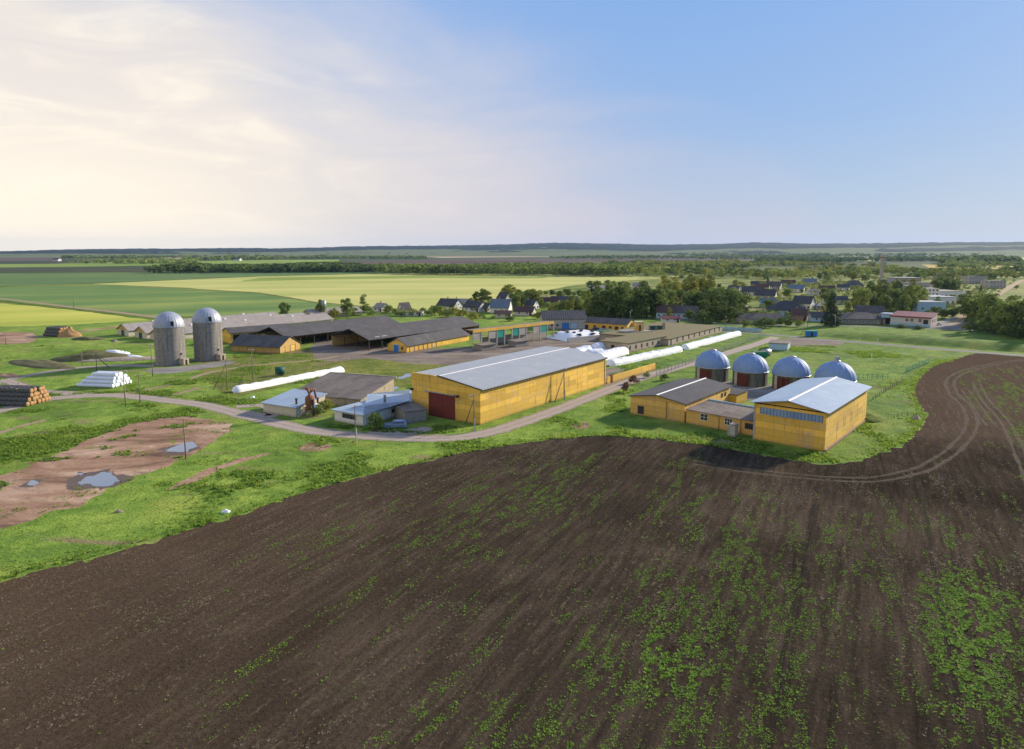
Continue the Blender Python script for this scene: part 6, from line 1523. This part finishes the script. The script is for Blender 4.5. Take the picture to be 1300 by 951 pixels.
woods('garden_shrubs', [(410,405),(545,402),(540,396),(470,397),(410,400)], 60, 2.0, 4.0, ['leaf_mid','leaf_yellow'], 60, .10, None, 1.3, 14)
# ------------------------------------------------------------------ ground cover
def project(x, y, z=0.0):
    w_ = z-CAMH; dep = y*cP-w_*sP; up = y*sP+w_*cP; return CX+FPX*x/dep, CY-FPX*up/dep
def blades(name, X, Y, S, mat, k=3, lean=.5, wid=.35, seed=1, z0=0.0):
    r = np.random.default_rng(seed); n = len(X); V = []; T = np.repeat(r.random(n), k*3)
    a = r.uniform(0, 6.28, (n, k)); s = S[:,None]*r.uniform(.6,1.2,(n,k)); w_ = s*wid
    bx = X[:,None]+np.cos(a+1.3)*s*.25; by = Y[:,None]+np.sin(a+1.3)*s*.25
    p0 = np.stack([bx-np.sin(a)*w_, by+np.cos(a)*w_, np.full_like(bx, z0-.01)], -1); p1 = np.stack([bx+np.sin(a)*w_, by-np.cos(a)*w_, np.full_like(bx, z0-.01)], -1)
    p2 = np.stack([bx+np.cos(a)*s*lean, by+np.sin(a)*s*lean, z0+s*np.sqrt(max(.02, 1-lean**2))], -1)
    V = np.stack([p0,p1,p2], 2).reshape(-1,3); F = np.arange(len(V)).reshape(-1,3)
    tag(link(name, mesh_np(name, V, F, [MAT[mat]], {'tone': np.clip(T*.7+.15, 0, 1)})), kind='stuff')
u = np.array([math.sin(math.radians(27)), math.cos(math.radians(27))]); un = np.array([u[1], -u[0]])
N_ = 4200000; X = RNG.uniform(-150, 190, N_); Y = RNG.uniform(28, 215, N_)
ok = inpoly(X, Y, SOIL); X, Y = X[ok], Y[ok]
al = X*u[0]+Y*u[1]; ac = X*un[0]+Y*un[1]; PX_, PY_ = project(X, Y)
vis = (PX_ > -30) & (PX_ < 1330) & (PY_ < 990); X, Y, al, ac, PX_, PY_ = [v[vis] for v in (X, Y, al, ac, PX_, PY_)]
ew = .5*(fbm(al/26, ac/26, 77)-.5)
f = fbm(al/4, ac/.7+ew*8, 3, 6)*.42+fbm(al/18, ac/2.4+ew*6, 13, 4)*.26+fbm(al/40, ac/11+ew*4, 5, 3)*.32
w_ = np.interp(PX_, [0,300,600,850,1000,1150,1300], [.16,.46,.62,.66,.62,.50,.60])
def blob(cx, cy, rx, ry, amp): return amp*np.exp(-((PX_-cx)/rx)**2-((PY_-cy)/ry)**2)
w_ = w_+blob(1240,810,60,95,1.5)+blob(1215,720,35,50,.7)+blob(970,740,70,80,.2)+blob(1290,500,30,40,.6)+blob(850,835,55,50,.75)+blob(960,628,110,9,.5)+blob(1255,850,40,50,.6)+blob(930,690,40,60,.25)+blob(700,650,60,20,.3)+blob(900,800,60,60,.35)+blob(380,690,120,22,.35)
edge_fade = np.clip((segdist(X, Y, top)-4)/14, 0, 1)
th = .60-.16*w_
p = np.clip((f-th)/.16, 0, 1)**1.6*edge_fade*(.25+.75*np.clip(w_, 0, 1.3))
tuft = np.clip((fbm(al/1.1, ac/.45, 91, 3)-.40)/.18, 0, 1.0)
keep = RNG.random(len(X)) < p*2.3*tuft+.004*edge_fade
X1, Y1 = X[keep], Y[keep]; big_ = 1+.9*np.minimum(1, (blob(1235,800,50,100,1)+blob(850,835,55,50,.7)))[keep]
blades('weeds', X1, Y1, RNG.choice([.05,.06,.08,.10,.14],len(X1))*big_*RNG.uniform(.8,1.3,len(X1)), 'weed', 3, .90, .42, 3)
keep = RNG.random(len(X)) < (.004+.16*np.clip((fbm(al/4+40, ac/.9+9, 8, 5)-.56)/.08, 0, 1)*np.clip((fbm(al/40+9, ac/12, 9, 3)-.42)/.15, 0, 1)); X2, Y2 = X[keep], Y[keep]
blades('stubble', X2, Y2, RNG.uniform(.08,.2,len(X2)), 'dry', 3, .95, .3, 4)
# clods of earth
keep = RNG.random(len(X)) < .03*np.clip(110/Y, .3, 1.5); X3, Y3 = X[keep], Y[keep]
def clods(X, Y, S, seed):
    r = np.random.default_rng(seed); n = len(X); oc = np.array([(1,0,0),(0,1,0),(-1,0,0),(0,-1,0),(0,0,.45)], float)
    a = r.uniform(0, 6.28, n); c, s = np.cos(a), np.sin(a); j = r.uniform(.6,1.3,(n,5,3))
    P = oc[None]*j*S[:,None,None]; x = P[...,0]*c[:,None]-P[...,1]*s[:,None]; y = P[...,0]*s[:,None]+P[...,1]*c[:,None]
    V = np.stack([x+X[:,None], y+Y[:,None], P[...,2]-.01], -1).reshape(-1,3); b = (np.arange(n)*5)[:,None,None]
    F = (np.array([(0,1,4),(1,2,4),(2,3,4),(3,0,4)])[None]+b).reshape(-1,3)
    tag(link('soil_clods', mesh_np('soil_clods', V, F, [MAT['soil']])), kind='stuff')
clods(X3, Y3, RNG.uniform(.04,.12,len(X3)), 5)
# tall grass and weeds on the meadow
N_ = 520000; X = RNG.uniform(-190, 150, N_); Y = RNG.uniform(50, 260, N_)
DG = GP(*DIRT); ind = inpoly(X, Y, DG); dd = segdist(X, Y, DG+DG[:1]); nd = fbm(X/5, Y/3.2, 61, 5)
ok = ~inpoly(X, Y, SOIL) & (~ind | (nd > .54+.022*np.minimum(dd, 6))); X, Y = X[ok], Y[ok]; PX_, PY_ = project(X, Y)
for cx_, cy_, rx_, ry_ in ((122,607,33,13),(230,568,20,9),(39,613,9,6)): ok = ((PX_-cx_)/rx_)**2+((PY_-cy_)/ry_)**2 > 1; X, Y, PX_, PY_ = [v[ok] for v in (X, Y, PX_, PY_)]
vis = (PX_ > -30) & (PX_ < 1330) & (PY_ < 800) & (PY_ > 436); X, Y, PX_, PY_ = [v[vis] for v in (X, Y, PX_, PY_)]
road = np.minimum(segdist(X, Y, GP(*MAIN)), segdist(X, Y, GP((-70,503),(0,485),(28,478),(70,471),(110,466),(160,464),(196,465))))
zone = np.zeros(len(X), bool)
for q in ([(265,497),(445,457),(446,470),(300,500)], [(326,512),(500,480),(545,510),(550,550),(340,530)], [(526,470),(700,436),(775,448),(775,492),(612,545),(526,535)], [(795,500),(890,475),(945,488),(1105,480),(1105,525),(1047,576),(795,530)], [(870,440),(1090,450),(1090,505),(870,505)], [(893,480),(1015,480),(1015,512),(893,512)], [(190,395),(290,395),(300,470),(190,475)], [(92,470),(160,470),(160,496),(92,496)], [(-50,488),(60,488),(60,520),(-50,520)], [(395,430),(560,425),(740,405),(860,410),(850,445),(600,465),(395,458)]):
    zone |= inpoly(PX_, PY_, q)
ok = (road > 3.2) & ~zone; X, Y, PX_, PY_ = [v[ok] for v in (X, Y, PX_, PY_)]
dn_ = inpoly(X, Y, DG)*.5
f = fbm(X/9, Y/9, 14, 5)+dn_*.3; big = fbm(X/30, Y/30, 15, 3)
lush = np.clip((f-.50)/.12, 0, 1)*np.clip((big-.35)/.2, 0, 1)
lush += .9*np.exp(-(segdist(X, Y, top)/2.2)**2)*(.4+vn(X/3, Y/3, 4))
lush += np.where(inpoly(PX_, PY_, [(0,560),(60,535),(190,515),(215,528),(150,545),(80,572),(0,620)]), .6, 0)*(f > .46)
keep = RNG.random(len(X)) < np.clip(lush+dn_, 0, 1)*.75+.05; X4, Y4, l4 = X[keep], Y[keep], lush[keep]
blades('tall_grass', X4, Y4, RNG.uniform(.14,.34,len(X4))*(1+.75*np.clip(l4,0,1)), 'tall', 4, .55, .26, 6, -.014)
# leafy herb clumps, darker
keep = RNG.random(len(X)) < np.clip((f-.57)/.06, 0, 1)*np.clip((big-.42)/.15, 0, 1)*.28; X5, Y5 = X[keep], Y[keep]
blades('leafy_weeds', X5, Y5, RNG.uniform(.3,.6,len(X5)), 'herb', 5, .75, .42, 7, -.014)
